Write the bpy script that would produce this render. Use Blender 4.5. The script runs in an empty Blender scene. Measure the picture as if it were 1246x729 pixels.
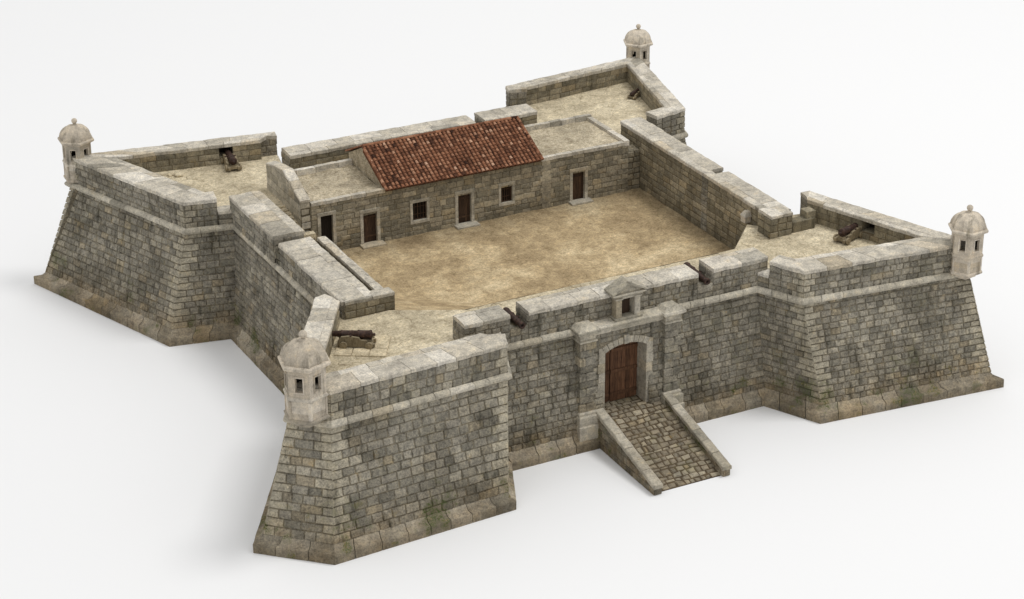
import bpy, math, random
from mathutils import Vector, noise, Matrix
random.seed(7)
R=random.random
def U(a,b): return a+(b-a)*random.random()
sc=bpy.context.scene
COL=sc.collection
V=Vector
Z=V((0,0,1))

# ------------------------------------------------------------ plan of the fort (metres)
RING=['Dj1','Ds1','Do','Ds2','Dj2','Cj2','Cs2','Co','Cs1','Cj1','Bj1','Bs1','Bo','Bs2','Bj2','Aj2','As2','Ao2','Ao','As1','Aj1']
TOP={'Aj1':(6.9,-.73),'Dj1':(23.71,-.76),'Ds1':(25.06,-3.46),'Do':(35.95,-4.56),'Ds2':(32.02,6.28),'Dj2':(29.47,6.62),'Cj2':(29.54,21.95),'Cs2':(32.92,22.64),'Co':(35.52,33.41),'Cs1':(24.24,32.14),'Cj1':(23.36,28.32),'Bj1':(6.02,28.73),'Bs1':(6.61,31.46),'Bo':(-6.68,33.55),'Bs2':(-2.81,22.83),'Bj2':(.19,22.22),'Aj2':(.3,6.62),'As2':(-1.05,6.25),'Ao2':(-6.54,-2.91),'Ao':(-4.85,-4.5),'As1':(5.68,-3.88)}
BAS={'Aj1':(6.6,-1.64),'Dj1':(23.91,-1.67),'Ds1':(25.61,-5.1),'Do':(36.92,-6.25),'Ds2':(33.21,7.3),'Dj2':(30.64,7.64),'Cj2':(30.71,20.99),'Cs2':(33.89,21.65),'Co':(37.05,34.76),'Cs1':(23.28,33.21),'Cj1':(22.43,29.51),'Bj1':(7.47,29.87),'Bs1':(8.08,32.68),'Bo':(-8.7,34.34),'Bs2':(-4.37,22.22),'Bj2':(-.47,21.43),'Aj2':(-.37,7.65),'As2':(-2.14,7.16),'Ao2':(-8.53,-3.49),'Ao':(-5.67,-6.17),'As1':(4.84,-5.55)}
PLI={'Aj1':(6.85,-2.16),'Dj1':(23.59,-2.18),'Ds1':(25.28,-5.59),'Do':(37.61,-6.83),'Ds2':(33.62,7.77),'Dj2':(31.16,8.09),'Cj2':(31.22,20.57),'Cs2':(34.31,21.21),'Co':(37.72,35.36),'Cs1':(22.86,33.68),'Cj1':(22.03,30.04),'Bj1':(8.1,30.37),'Bs1':(8.7,33.14),'Bo':(-9.46,34.93),'Bs2':(-4.76,21.77),'Bj2':(-.98,21.01),'Aj2':(-.89,8.04),'As2':(-2.48,7.6),'Ao2':(-9.19,-3.58),'Ao':(-5.86,-6.69),'As1':(5.12,-6.04)}
H=9.0; HC=7.05; HP=.93; FL=7.6; CY=5.0
def v2(t): return V((t[0],t[1]))
def off_ring(d):
    out={};n=len(RING)
    for i,k in enumerate(RING):
        p,c,x=(v2(TOP[RING[j%n]]) for j in (i-1,i,i+1))
        e1=(c-p).normalized();e2=(x-c).normalized()
        n1=V((e1.y,-e1.x));n2=V((e2.y,-e2.x))
        out[k]=tuple(c+(n1+n2)*(d/(1+n1.dot(n2))))
    return out
def n2(p,f=1.,s=0): return noise.noise(V((p[0]*f+s*13.7,p[1]*f-s*7.1,p[2]*f+s*3.3)))
def nvec(p,f,a): 
    return V((n2(p,f,1),n2(p,f,2),n2(p,f,3)))*a

# ------------------------------------------------------------ mesh builder
class MB:
    def __init__(s): s.v=[];s.f=[];s.c=[]
    def vert(s,p): s.v.append(tuple(p)); return len(s.v)-1
    def face(s,ids,c=(.5,.5,1)): s.f.append(tuple(ids)); s.c.append(c)
    def poly(s,pts,c=(.5,.5,1)): s.face([s.vert(p) for p in pts],c)
    def box(s,a,b,c=(.5,.5,1),bev=0,M=None,tap=0):
        x0,y0,z0=a;x1,y1,z1=b
        if bev>0:
            rings=[[(x0,y0,z0),(x1,y0,z0),(x1,y1,z0),(x0,y1,z0)],[(x0,y0,z1-bev),(x1,y0,z1-bev),(x1,y1,z1-bev),(x0,y1,z1-bev)],
                   [(x0+bev,y0+bev,z1),(x1-bev,y0+bev,z1),(x1-bev,y1-bev,z1),(x0+bev,y1-bev,z1)]]
        else: rings=[[(x0,y0,z0),(x1,y0,z0),(x1,y1,z0),(x0,y1,z0)],[(x0+tap,y0+tap,z1),(x1-tap,y0+tap,z1),(x1-tap,y1-tap,z1),(x0+tap,y1-tap,z1)]]
        s.loft(rings,c,M=M)
    def loft(s,rings,c=(.5,.5,1),cap=True,M=None,closed=True):
        ids=[]
        for r in rings: ids.append([s.vert((M@V(p)) if M else p) for p in r])
        n=len(rings[0])
        for a,b in zip(ids,ids[1:]):
            for i in range(n if closed else n-1):
                j=(i+1)%n; s.face((a[i],a[j],b[j],b[i]),c)
        if cap: s.face(ids[0][::-1],c); s.face(ids[-1],c)
    def lathe(s,prof,M=None,n=20,c=(.5,.5,1),cap=True,ph=0):
        s.loft([[(r*math.cos(ph+2*math.pi*i/n),r*math.sin(ph+2*math.pi*i/n),z) for i in range(n)] for r,z in prof],c,cap,M)
    def build(s,name,m,parent=None,smooth=False):
        b=parent['_b'] if parent is not None and '_b' in parent.keys() else (0,0,0)
        b=V(b)
        me=bpy.data.meshes.new(name)
        me.from_pydata([tuple(V(p)-b) for p in s.v],[],s.f)
        at=me.attributes.new('st','FLOAT_COLOR','FACE')
        fl=[]
        for c in s.c: fl+= [c[0],c[1],c[2],1.]
        at.data.foreach_set('color',fl)
        if smooth: me.polygons.foreach_set('use_smooth',[True]*len(me.polygons))
        me.materials.append(m); me.update()
        o=bpy.data.objects.new(name,me); COL.objects.link(o)
        if parent is not None: o.parent=parent; o['_b']=tuple(b) 
        return o
def thing(name,label,cat,base,group=None):
    o=bpy.data.objects.new(name,None); COL.objects.link(o); o.location=base
    o['_b']=tuple(base); o['label']=label; o['category']=cat
    o.empty_display_size=.3
    if group:o['group']=group
    return o
def tag(o,label,cat,group=None,kind=None):
    o['label']=label;o['category']=cat
    if group:o['group']=group
    if kind:o['kind']=kind
    return o

# ------------------------------------------------------------ masonry generators
def rc(k=1.): return (R(),R(),k)
def stones(mb,P,Q,Rr,S,ch=.39,w=(.4,.82),ql=0,qr=0,d=(.03,.07),g=.034,bev=.034,jit=.016,wave=.02,holes=(),qph=0,back=True,qmit=(0,0),flat=False):
    """lay courses of single blocks on the planar quad P,Q,R,S (bottom left, bottom right, top right, top left seen from outside)"""
    P,Q,Rr,S=map(V,(P,Q,Rr,S))
    ex=(Q-P).normalized(); up=(S-P)-ex*((S-P).dot(ex)); T=up.length; ey=up/T; n=ex.cross(ey)
    sl,sr,st=(S-P).dot(ex),(Q-P).dot(ex),(Rr-P).dot(ex)
    L=lambda t: sl*t/T
    RR=lambda t: sr+(st-sr)*t/T
    def at(s,t,h): return P+ex*s+ey*t+n*h
    def wv(s,t,k,K):
        if k==0 or k==K: return 0
        return wave*noise.noise(V((s*.55+P.x,t*3+P.y,P.z)))*2
    rows=max(1,round(T/ch)); K=rows
    if back:
        # mortar bed, with openings left free
        ts=sorted({0,T,*[x for h in holes for x in (h[2],h[3])]})
        for t0,t1 in zip(ts,ts[1:]):
            cuts=[(h[0],h[1]) for h in holes if h[2]<(t0+t1)/2<h[3]]
            xs=[None]+sorted(cuts)+[None]
            prev=(L(t0),L(t1))
            for cc in sorted(cuts)+[None]:
                nx=(RR(t0),RR(t1)) if cc is None else (cc[0],cc[0])
                mb.poly([at(prev[0],t0,0),at(nx[0],t0,0),at(nx[1],t1,0),at(prev[1],t1,0)],(.5,.5,0))
                if cc: prev=(cc[1],cc[1])
    tk=[T*k/K for k in range(K+1)]
    for k in range(1,K): tk[k]+=U(-.03,.03)*ch/.43
    for k in range(K):
        t0,t1=tk[k],tk[k+1]; tm=(t0+t1)/2
        iv=[(L(tm),RR(tm),True,True)]
        for h in holes:
            if h[2]<tm<h[3]:
                ni=[]
                for a,b,la,lb in iv:
                    if h[0]>a and h[1]<b: ni+=[(a,h[0],la,False),(h[1],b,False,lb)]
                    else: ni.append((a,b,la,lb))
                iv=ni
        for a,b,la,lb in iv:
            js=[a]; kinds=[]
            end=b
            if la and ql: js.append(a+(ql*1.35 if (k+qph)%2 else ql*.8)); kinds.append(.5)
            if lb and qr: end=b-(qr*.8 if (k+qph)%2 else qr*1.35)
            while end-js[-1]>w[1]*1.25:
                js.append(js[-1]+U(*w)); kinds.append(1)
            if end-js[-1]>w[0]*.5 or not kinds: js.append(end); kinds.append(1)
            else: js[-1]=end
            if lb and qr: js.append(b); kinds.append(.5)
            for i in range(len(js)-1):
                s0,s1=js[i],js[i+1]
                isq=kinds[i]==.5
                gg=g/2
                lL=la and i==0; lR=lb and i==len(js)-2
                s0a,s0b=(L(t0),L(t1)) if lL else (s0+gg,s0+gg)
                s1a,s1b=(RR(t0),RR(t1)) if lR else (s1-gg,s1-gg)
                dd=(.055+U(0,.008)) if isq else U(*d)
                ml=qmit[0]*dd if lL and ql else 0; mr=qmit[1]*dd if lR and qr else 0
                q=[(s0a-ml,t0+gg+wv(s0,t0,k,K)),(s1a+mr,t0+gg+wv(s1,t0,k,K)),(s1b+mr,t1-gg+wv(s1,t1,k+1,K)),(s0b-ml,t1-gg+wv(s0,t1,k+1,K))]
                if not isq: q=[(x+U(-jit,jit),y+U(-jit,jit)) for x,y in q]
                cx=sum(x for x,y in q)/4;cy=sum(y for x,y in q)/4
                c=(R(),R(),.7 if isq else 1.)
                lo=[mb.vert(at(x,y,-.01)) for x,y in q]
                hi=[]
                for m_,(x,y) in enumerate(q):
                    bx=bev*(1 if x<cx else -1); by=bev*(1 if y<cy else -1)
                    if lL and ql and m_ in(0,3): bx=0
                    if lR and qr and m_ in(1,2): bx=0
                    if not isq: bx*=U(.6,1.8);by*=U(.6,1.6)
                    hi.append(mb.vert(at(x+bx,y+by,dd+(0 if flat else U(-.012,.012)))))
                for m_ in range(4):
                    mb.face((lo[m_],lo[(m_+1)%4],hi[(m_+1)%4],hi[m_]),c)
                ctr=mb.vert(at(cx+U(-.05,.05),cy+U(-.03,.03),dd+(0 if flat else U(0,.02))))
                for m_ in range(4): mb.face((hi[m_],hi[(m_+1)%4],ctr),c)

def sweep(mb,rails,bl=(.8,1.6),g=.03,jit=.012,sub=.28,wear=.018,ends=True,k=1.,lift=.012):
    """rails[r][k]: cross-section rails along a polyline, cut into separate blocks with thin joints"""
    nr=len(rails)
    rails=[[V(p) for p in r] for r in rails]
    nk=len(rails[0])
    for s in range(nk-1):
        ln=sum((rails[r][s+1]-rails[r][s]).length for r in range(nr))/nr
        if ln<.05: continue
        nb=max(1,round(ln/((bl[0]+bl[1])/2)))
        cut=[0]+[ (i+U(-.22,.22))/nb for i in range(1,nb)]+[1]
        for i in range(nb):
            f0,f1=cut[i],cut[i+1]
            fa=f0+(g/2/ln if i>0 else 0); fb=f1-(g/2/ln if i<nb-1 else 0)
            m=max(1,round((fb-fa)*ln/sub)); c=rc(k)
            lf=U(-lift,lift); ids=[]
            for j in range(m+1):
                f=fa+(fb-fa)*j/m; row=[]
                for r in range(nr):
                    p=rails[r][s].lerp(rails[r][s+1],f)
                    q=p+nvec(p,1.7,wear)+nvec(p,5.,wear*.6)
                    if 0<f0 or f1<1: q.z+=lf*(1 if (j>0 or i>0) else 0)
                    row.append(mb.vert(q))
                ids.append(row)
            for a,b in zip(ids,ids[1:]):
                for r in range(nr-1): mb.face((a[r],a[r+1],b[r+1],b[r]),c)
            if ends: mb.face(ids[0][::-1],c); mb.face(ids[-1],c)

def inner_line(pts,w):
    """inner edge of a parapet: open polyline pts (outside on the right hand), one width per segment"""
    n=len(pts);P=[v2(p) for p in pts];out=[]
    nn=[]
    for i in range(n-1):
        e=(P[i+1]-P[i]).normalized(); nn.append(V((-e.y,e.x)))
    for i in range(n):
        if i==0: out.append(tuple(P[0]+nn[0]*w[0]))
        elif i==n-1: out.append(tuple(P[i]+nn[-1]*w[-1]))
        else:
            a,b=nn[i-1],nn[i]; det=a.x*b.y-a.y*b.x
            if abs(det)<.05: out.append(tuple(P[i]+a*w[i]));continue
            out.append(tuple(P[i]+V(((w[i-1]*b.y-w[i]*a.y)/det,(a.x*w[i]-b.x*w[i-1])/det))))
    return out
def offs(pts,d):
    """shift an open polyline sideways (to its right hand)"""
    return inner_line(pts,[-d]*(len(pts)-1))
def at_z(pts,z): return [V((p[0],p[1],z)) for p in pts]
def along(a,b,d):
    a=v2(a);b=v2(b);return tuple(a+(b-a).normalized()*d)
def tanh_half(a,b,c):
    a,b,c=map(v2,(a,b,c));e1=(b-a).normalized();e2=(c-b).normalized()
    return math.tan(e1.angle(e2)/2)

# ------------------------------------------------------------ materials
def NT(name):
    m=bpy.data.materials.new(name);m.use_nodes=True;t=m.node_tree
    for n in list(t.nodes): t.nodes.remove(n)
    return m,t
class G:
    def __init__(s,name): s.m,s.t=NT(name); s.L=s.t.links.new
    def n(s,ty,**k):
        x=s.t.nodes.new(ty)
        for a,b in k.items(): setattr(x,a,b)
        return x
    def pos(s,scale=(1,1,1)):
        g=s.n('ShaderNodeNewGeometry'); mp=s.n('ShaderNodeMapping'); mp.inputs['Scale'].default_value=scale
        s.L(g.outputs['Position'],mp.inputs[0]); return mp.outputs[0]
    def noise(s,vec,sc,det=4,rough=.55,dist=0):
        x=s.n('ShaderNodeTexNoise'); x.inputs['Scale'].default_value=sc;x.inputs['Detail'].default_value=det;x.inputs['Roughness'].default_value=rough;x.inputs['Distortion'].default_value=dist
        s.L(vec,x.inputs['Vector']); return x.outputs['Fac']
    def voro(s,vec,sc,feat='DISTANCE_TO_EDGE',out='Distance'):
        x=s.n('ShaderNodeTexVoronoi',feature=feat);x.inputs['Scale'].default_value=sc;s.L(vec,x.inputs['Vector']);return x.outputs[out]
    def ramp(s,f,stops,interp='LINEAR'):
        x=s.n('ShaderNodeValToRGB'); e=x.color_ramp.elements; x.color_ramp.interpolation=interp
        e[0].position,e[0].color=stops[0][0],c4(stops[0][1]); e[1].position,e[1].color=stops[-1][0],c4(stops[-1][1])
        for p,c in stops[1:-1]:
            q=e.new(p);q.color=c4(c)
        s.L(f,x.inputs[0]); return x.outputs[0]
    def mix(s,f,a,b,mode='MIX'):
        x=s.n('ShaderNodeMix',data_type='RGBA',blend_type=mode)
        for i,val in ((0,f),(6,a),(7,b)):
            if isinstance(val,(int,float)): x.inputs[i].default_value=val
            elif isinstance(val,tuple): x.inputs[i].default_value=c4(val)
            else: s.L(val,x.inputs[i])
        return x.outputs[2]
    def math(s,op,a,b=None,clamp=False):
        x=s.n('ShaderNodeMath',operation=op,use_clamp=clamp)
        for i,val in enumerate((a,b)):
            if val is None: continue
            if isinstance(val,(int,float)): x.inputs[i].default_value=val
            else: s.L(val,x.inputs[i])
        return x.outputs[0]
    def rangef(s,v,a,b,c=0.,d=1.):
        x=s.n('ShaderNodeMapRange',interpolation_type='SMOOTHSTEP')
        for i,val in enumerate((a,b,c,d)): x.inputs[i+1].default_value=val
        s.L(v,x.inputs[0]); return x.outputs[0]
    def warp(s,vec,sc,amt):
        x=s.n('ShaderNodeTexNoise');x.inputs['Scale'].default_value=sc;x.inputs['Detail'].default_value=2;s.L(vec,x.inputs['Vector'])
        a=s.n('ShaderNodeVectorMath',operation='MULTIPLY_ADD');s.L(x.outputs['Color'],a.inputs[0]);a.inputs[1].default_value=(amt,)*3;s.L(vec,a.inputs[2]);return a.outputs[0]
    def out(s,col,rough=.9,bump=None,bs=.5,bd=.03,spec=.2):
        b=s.n('ShaderNodeBsdfPrincipled');o=s.n('ShaderNodeOutputMaterial')
        if isinstance(col,tuple): b.inputs['Base Color'].default_value=c4(col)
        else: s.L(col,b.inputs['Base Color'])
        b.inputs['Roughness'].default_value=rough; b.inputs['Specular IOR Level'].default_value=spec
        if bump is not None:
            u=s.n('ShaderNodeBump');u.inputs['Strength'].default_value=bs;u.inputs['Distance'].default_value=bd;s.L(bump,u.inputs['Height']);s.L(u.outputs[0],b.inputs['Normal'])
        s.L(b.outputs[0],o.inputs[0]); return s.m
def c4(c): return (c[0],c[1],c[2],1) if not isinstance(c,(int,float)) else (c,c,c,1)
def srgb(r,g,b): return tuple(((x/255)/12.92 if x/255<.04045 else ((x/255+.055)/1.055)**2.4) for x in (r,g,b))

def stone_mat(name,cols,mortar,stain=.5,moss=.4,streak=.5,warmbase=0.,contrast=1.,bumpd=.03,lichen=.3,cracks=0.,vein=.35,quoin=None,fine=1.,foot_shade=None):
    g=G(name);p=g.pos()
    at=g.n('ShaderNodeAttribute',attribute_name='st');sp=g.n('ShaderNodeSeparateColor');g.L(at.outputs['Color'],sp.inputs[0])
    rnd,hue,kind=sp.outputs
    base=g.ramp(rnd,[(0,cols[0]),(.3,cols[1]),(.55,cols[2]),(.8,cols[3]),(1,cols[4])])
    base=g.mix(g.rangef(hue,.86,1.,0,.35),base,srgb(178,158,122))
    base=g.mix(g.rangef(hue,.16,0.,0,.45),base,srgb(114,111,101))
    if quoin: base=g.mix(g.rangef(kind,.95,.75,0,.8),base,quoin)
    base=g.mix(g.rangef(kind,.55,.1),base,mortar)
    # blotches inside and across stones
    n1=g.noise(p,.42,4,.6,.6); n2_=g.noise(p,2.2,5,.65); n3=g.noise(p,9.,4,.7); n4=g.noise(p,30.,3,.7)
    base=g.mix(g.rangef(n1,.35,.68,0,.8*stain),base,g.mix(1.,base,(.53,.52,.505),'MULTIPLY'))
    base=g.mix(1.,base,g.ramp(n2_,[(.25,(.62,.62,.63)),(.5,(1,1,1)),(.75,(1.32,1.28,1.2))]),'MULTIPLY')
    base=g.mix(1.,base,g.ramp(n3,[(.25,tuple(1-.4*fine for _ in range(3))),(.5,(1,1,1)),(.72,(1+.3*fine,1+.28*fine,1+.24*fine))]),'MULTIPLY')
    base=g.mix(1.,base,g.ramp(n4,[(.3,(.76,.76,.76)),(.6,(1.1,1.1,1.08))]),'MULTIPLY')
    # pale crack veins of repointing and weathered edges
    if vein>0:
        vv=g.math('ABSOLUTE',g.math('SUBTRACT',g.noise(p,3.6,3,.55,1.2),.5)); base=g.mix(g.math('MULTIPLY',g.rangef(vv,.022,.0,0,vein),g.rangef(n1,.40,.6)),base,g.mix(1.,base,(1.55,1.5,1.4),'MULTIPLY'))
        vw=g.math('ABSOLUTE',g.math('SUBTRACT',g.noise(p,5.1,3,.6,1.),.52)); base=g.mix(g.rangef(vw,.016,.0,0,vein),base,g.mix(1.,base,(.55,.53,.5),'MULTIPLY'))
    if cracks>0:
        cv=g.math('ABSOLUTE',g.math('SUBTRACT',g.noise(p,.9,5,.62,.8),.5)); base=g.mix(g.rangef(cv,.010,.0,0,cracks),base,srgb(92,84,74))
    sv=g.noise(g.pos((1.6,1.6,.16)),1.3,4,.65)
    base=g.mix(g.rangef(sv,.52,.74,0,streak),base,g.mix(1.,base,(.42,.42,.40),'MULTIPLY'))
    lt=g.noise(g.pos((1.1,1.1,.5)),.9,5,.7); base=g.mix(g.rangef(lt,.55,.8,0,.5),base,g.mix(1.,base,(1.4,1.37,1.28),'MULTIPLY'))
    sx=g.n('ShaderNodeSeparateXYZ');g.L(p,sx.inputs[0]);z=sx.outputs[2]
    if warmbase>0:
        wb=g.math('MULTIPLY',g.rangef(z,2.4,.5,0,1),g.rangef(g.noise(p,.8,4,.6),.38,.62,.2,1.))
        base=g.mix(g.math('MULTIPLY',wb,warmbase),base,g.mix(1.,base,(1.12,.90,.64),'MULTIPLY'))
    if foot_shade:  # shade toward the wall foot painted into the colour, mottled by noise
        dm=g.math('MULTIPLY',g.rangef(z,foot_shade[0],foot_shade[1],0,1),g.rangef(g.noise(p,.7,4,.65),.3,.6,.35,1.))
        base=g.mix(g.math('MULTIPLY',dm,foot_shade[2]),base,g.mix(1.,base,(.60,.57,.51),'MULTIPLY'))
    if moss>0:
        mm=g.math('MULTIPLY',g.rangef(g.noise(p,.55,6,.72),.54,.62,0,1),g.rangef(z,4.2,.6,.12,1))
        mm=g.math('MULTIPLY',mm,g.rangef(n3,.38,.6,.1,1.))
        base=g.mix(g.math('MULTIPLY',mm,moss),base,srgb(70,80,44))
    if lichen>0:
        ll=g.math('MULTIPLY',g.rangef(g.noise(p,1.1,4,.6),.6,.7,0,1),g.rangef(g.noise(p,14.,3,.7),.5,.62,0,1))
        base=g.mix(g.math('MULTIPLY',ll,lichen),base,srgb(190,150,80))
    h=g.math('ADD',g.math('MULTIPLY',n3,.9),g.math('MULTIPLY',n4,.45))
    h=g.math('ADD',h,g.math('MULTIPLY',n2_,1.2))
    return g.out(base,.92,h,.8,bumpd,.12)
def S5(a,b,c,d,e): return [srgb(*x) for x in (a,b,c,d,e)]
masonry=stone_mat('masonry',S5((132,127,116),(144,139,127),(152,146,134),(158,152,139),(172,165,150)),srgb(134,126,110),1.,1.1,1.,.6,quoin=srgb(182,174,156),vein=.6,fine=1.5,bumpd=.05,foot_shade=(4.2,.9,.55))
inner_masonry=stone_mat('inner_masonry',S5((124,117,100),(136,128,110),(144,136,117),(152,143,123),(166,156,135)),srgb(112,102,84),.7,.3,.7,0,fine=1.2,foot_shade=(6.3,5.,.5),lichen=.4,vein=.3)
plinth_m=stone_mat('plinth_stone',S5((142,134,119),(152,144,129),(160,152,137),(168,160,145),(182,174,159)),srgb(60,53,43),.8,.9,.5,.3,foot_shade=(1.15,.1,.75),fine=1.3,vein=.3)
coping_m=stone_mat('coping_stone',S5((182,175,162),(192,185,172),(200,193,180),(206,199,187),(216,210,199)),srgb(84,76,64),.55,.0,.15,0,cracks=.3,fine=1.1,lichen=.3,vein=.25,bumpd=.02)
cordon_m=stone_mat('cordon_stone',S5((176,169,154),(184,177,162),(190,183,168),(196,189,174),(204,197,183)),srgb(100,92,78),.5,.1,.3,0,vein=.2)
turret_m=stone_mat('turret_stone',S5((182,171,154),(192,181,165),(200,189,173),(206,196,181),(214,205,191)),srgb(120,108,90),.45,.0,.9,.5,fine=.5,vein=.15,bumpd=.007,lichen=.35)
gate_m=stone_mat('gate_stone',S5((160,154,140),(170,163,149),(178,171,157),(184,177,163),(194,187,173)),srgb(60,55,45),.4,.1,.35,.1,vein=.2,bumpd=.012)
facade_m=stone_mat('facade_stone',S5((132,126,111),(144,137,121),(152,144,127),(162,153,135),(180,170,149)),srgb(118,110,93),.65,.5,.5,0,fine=1.25,foot_shade=(6.2,5.,.5),vein=.25,lichen=.4)
cobble_m=stone_mat('cobble_stone',S5((126,116,100),(138,128,111),(148,137,119),(156,146,127),(170,160,141)),srgb(92,80,64),.4,.3,.1,0,vein=.05)

def ground_mat(name,cA,cB,cC,crack=.5,flag=0.,peb=.5,cs=.8,edge=False):
    g=G(name);p=g.pos()
    n1=g.noise(p,.35,5,.6,.4);n2_=g.noise(p,1.6,6,.7,.3);n3=g.noise(p,8,5,.75);n4=g.noise(p,32,3,.7)
    b=g.ramp(n1,[(.3,cA),(.5,cB),(.7,cC)])
    b=g.mix(1.,b,g.ramp(n2_,[(.28,(.66,.63,.58)),(.5,(1,1,1)),(.7,(1.28,1.26,1.22))]),'MULTIPLY')
    b=g.mix(1.,b,g.ramp(n3,[(.3,(.64,.60,.54)),(.5,(1,1,1)),(.7,(1.3,1.28,1.22))]),'MULTIPLY')
    b=g.mix(1.,b,g.ramp(n4,[(.3,(.82,.8,.78)),(.6,(1.1,1.1,1.1))]),'MULTIPLY')
    n5=g.noise(p,4.2,7,.85,.5); b=g.mix(1.,b,g.ramp(n5,[(.32,(.66,.62,.56)),(.48,(1,1,1)),(.66,(1.22,1.2,1.16))]),'MULTIPLY')
    v=g.voro(g.warp(p,1.2,1.1),cs); msk=g.rangef(g.noise(p,.6,3,.6),.42,.6)
    b=g.mix(g.math('MULTIPLY',g.rangef(v,.03,.0,0,crack),msk),b,g.mix(1.,b,(.42,.38,.32),'MULTIPLY'))
    if edge:   # painted shade at the foot of facade and right wall, plus stains
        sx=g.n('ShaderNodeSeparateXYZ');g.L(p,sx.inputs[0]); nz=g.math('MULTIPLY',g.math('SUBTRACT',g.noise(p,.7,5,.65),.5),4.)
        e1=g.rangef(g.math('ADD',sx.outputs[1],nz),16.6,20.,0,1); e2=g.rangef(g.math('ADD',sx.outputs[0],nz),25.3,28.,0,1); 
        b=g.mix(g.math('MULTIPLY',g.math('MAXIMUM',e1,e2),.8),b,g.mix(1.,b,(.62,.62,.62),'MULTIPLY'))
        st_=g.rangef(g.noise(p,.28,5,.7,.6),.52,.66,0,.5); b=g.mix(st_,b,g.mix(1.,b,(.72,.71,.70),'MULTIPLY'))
    v2_=g.voro(g.warp(p,4.,.5),4.2); b=g.mix(g.rangef(v2_,.08,.0,0,peb),b,g.mix(1.,b,(.6,.56,.5),'MULTIPLY'))
    h=g.math('ADD',g.math('MULTIPLY',n3,1.),g.math('MULTIPLY',n4,.4)); h=g.math('ADD',h,g.math('MULTIPLY',n2_,1.6))
    h=g.math('ADD',h,g.rangef(v,.0,.05,0,.5*crack)); h=g.math('ADD',h,g.math('MULTIPLY',n5,1.6))
    return g.out(b,.95,h,.8,.04,.1)
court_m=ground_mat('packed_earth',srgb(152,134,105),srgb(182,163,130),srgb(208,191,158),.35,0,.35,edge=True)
terr_m=ground_mat('rampart_paving',srgb(172,162,140),srgb(198,187,162),srgb(218,208,184),.7,0,.3,.6)
platform_m=ground_mat('platform_stone',srgb(186,174,148),srgb(200,188,162),srgb(212,200,176),.5,0,.2,.6)
flatroof_m=ground_mat('rubble_roof',srgb(164,155,136),srgb(184,174,153),srgb(204,194,172),.8,0,.9,1.4)

def wood_mat(name,c0,c1,c2,ax=(14,14,1.2)):
    g=G(name);p=g.pos(ax);at=g.n('ShaderNodeAttribute',attribute_name='st');sp=g.n('ShaderNodeSeparateColor');g.L(at.outputs['Color'],sp.inputs[0])
    n=g.noise(p,1.2,6,.7,.6);b=g.ramp(n,[(.3,c0),(.5,c1),(.72,c2)])
    b=g.mix(1.,b,g.ramp(sp.outputs[0],[(0,(.6,.6,.6)),(1,(1.25,1.25,1.25))]),'MULTIPLY')
    b=g.mix(g.rangef(g.noise(g.pos(),1.6,4,.7),.5,.75,0,.5),b,g.mix(1.,b,(.5,.5,.5),'MULTIPLY'))
    return g.out(b,.75,n,.6,.02,.25)
door_wood=wood_mat('door_wood',srgb(60,40,28),srgb(98,68,48),srgb(132,98,72))
dark_wood=wood_mat('dark_wood',srgb(40,30,22),srgb(70,52,38),srgb(96,74,56))
cart_wood=wood_mat('weathered_wood',srgb(112,100,80),srgb(146,132,106),srgb(172,158,130),(9,9,3))
g=G('rusty_iron');p=g.pos();n=g.noise(p,7,5,.7)
rust_m=g.out(g.ramp(n,[(.3,srgb(32,25,22)),(.5,srgb(60,43,36)),(.7,srgb(92,68,54))]),.65,n,.5,.01,.35); rust_m.node_tree.nodes['Principled BSDF'].inputs['Metallic'].default_value=.3
g=G('dark_hollow'); hollow_m=g.out(srgb(38,32,26),.95,None)  # flat dark colour stands in for the shade inside openings
g=G('roof_tile_clay');p=g.pos();at=g.n('ShaderNodeAttribute',attribute_name='st');sp=g.n('ShaderNodeSeparateColor');g.L(at.outputs['Color'],sp.inputs[0])
b=g.ramp(sp.outputs[0],[(0,srgb(62,42,33)),(.25,srgb(110,74,55)),(.5,srgb(136,93,69)),(.78,srgb(158,116,90)),(1,srgb(190,154,128))])
b=g.mix(g.rangef(g.noise(p,.9,4,.65),.45,.7,0,.45),b,g.mix(1.,b,(.5,.46,.45),'MULTIPLY'))
n=g.noise(p,10,5,.7); b=g.mix(1.,b,g.ramp(n,[(.3,(.6,.58,.56)),(.5,(1,1,1)),(.72,(1.35,1.3,1.25))]),'MULTIPLY')
b=g.mix(g.rangef(g.noise(p,3,5,.7),.6,.75,0,.5),b,srgb(186,160,134))
tile_m=g.out(b,.9,n,.6,.015,.1)
g=G('white_backdrop'); ground_m=g.out((.80,.80,.80),1.,None,spec=0)

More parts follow.
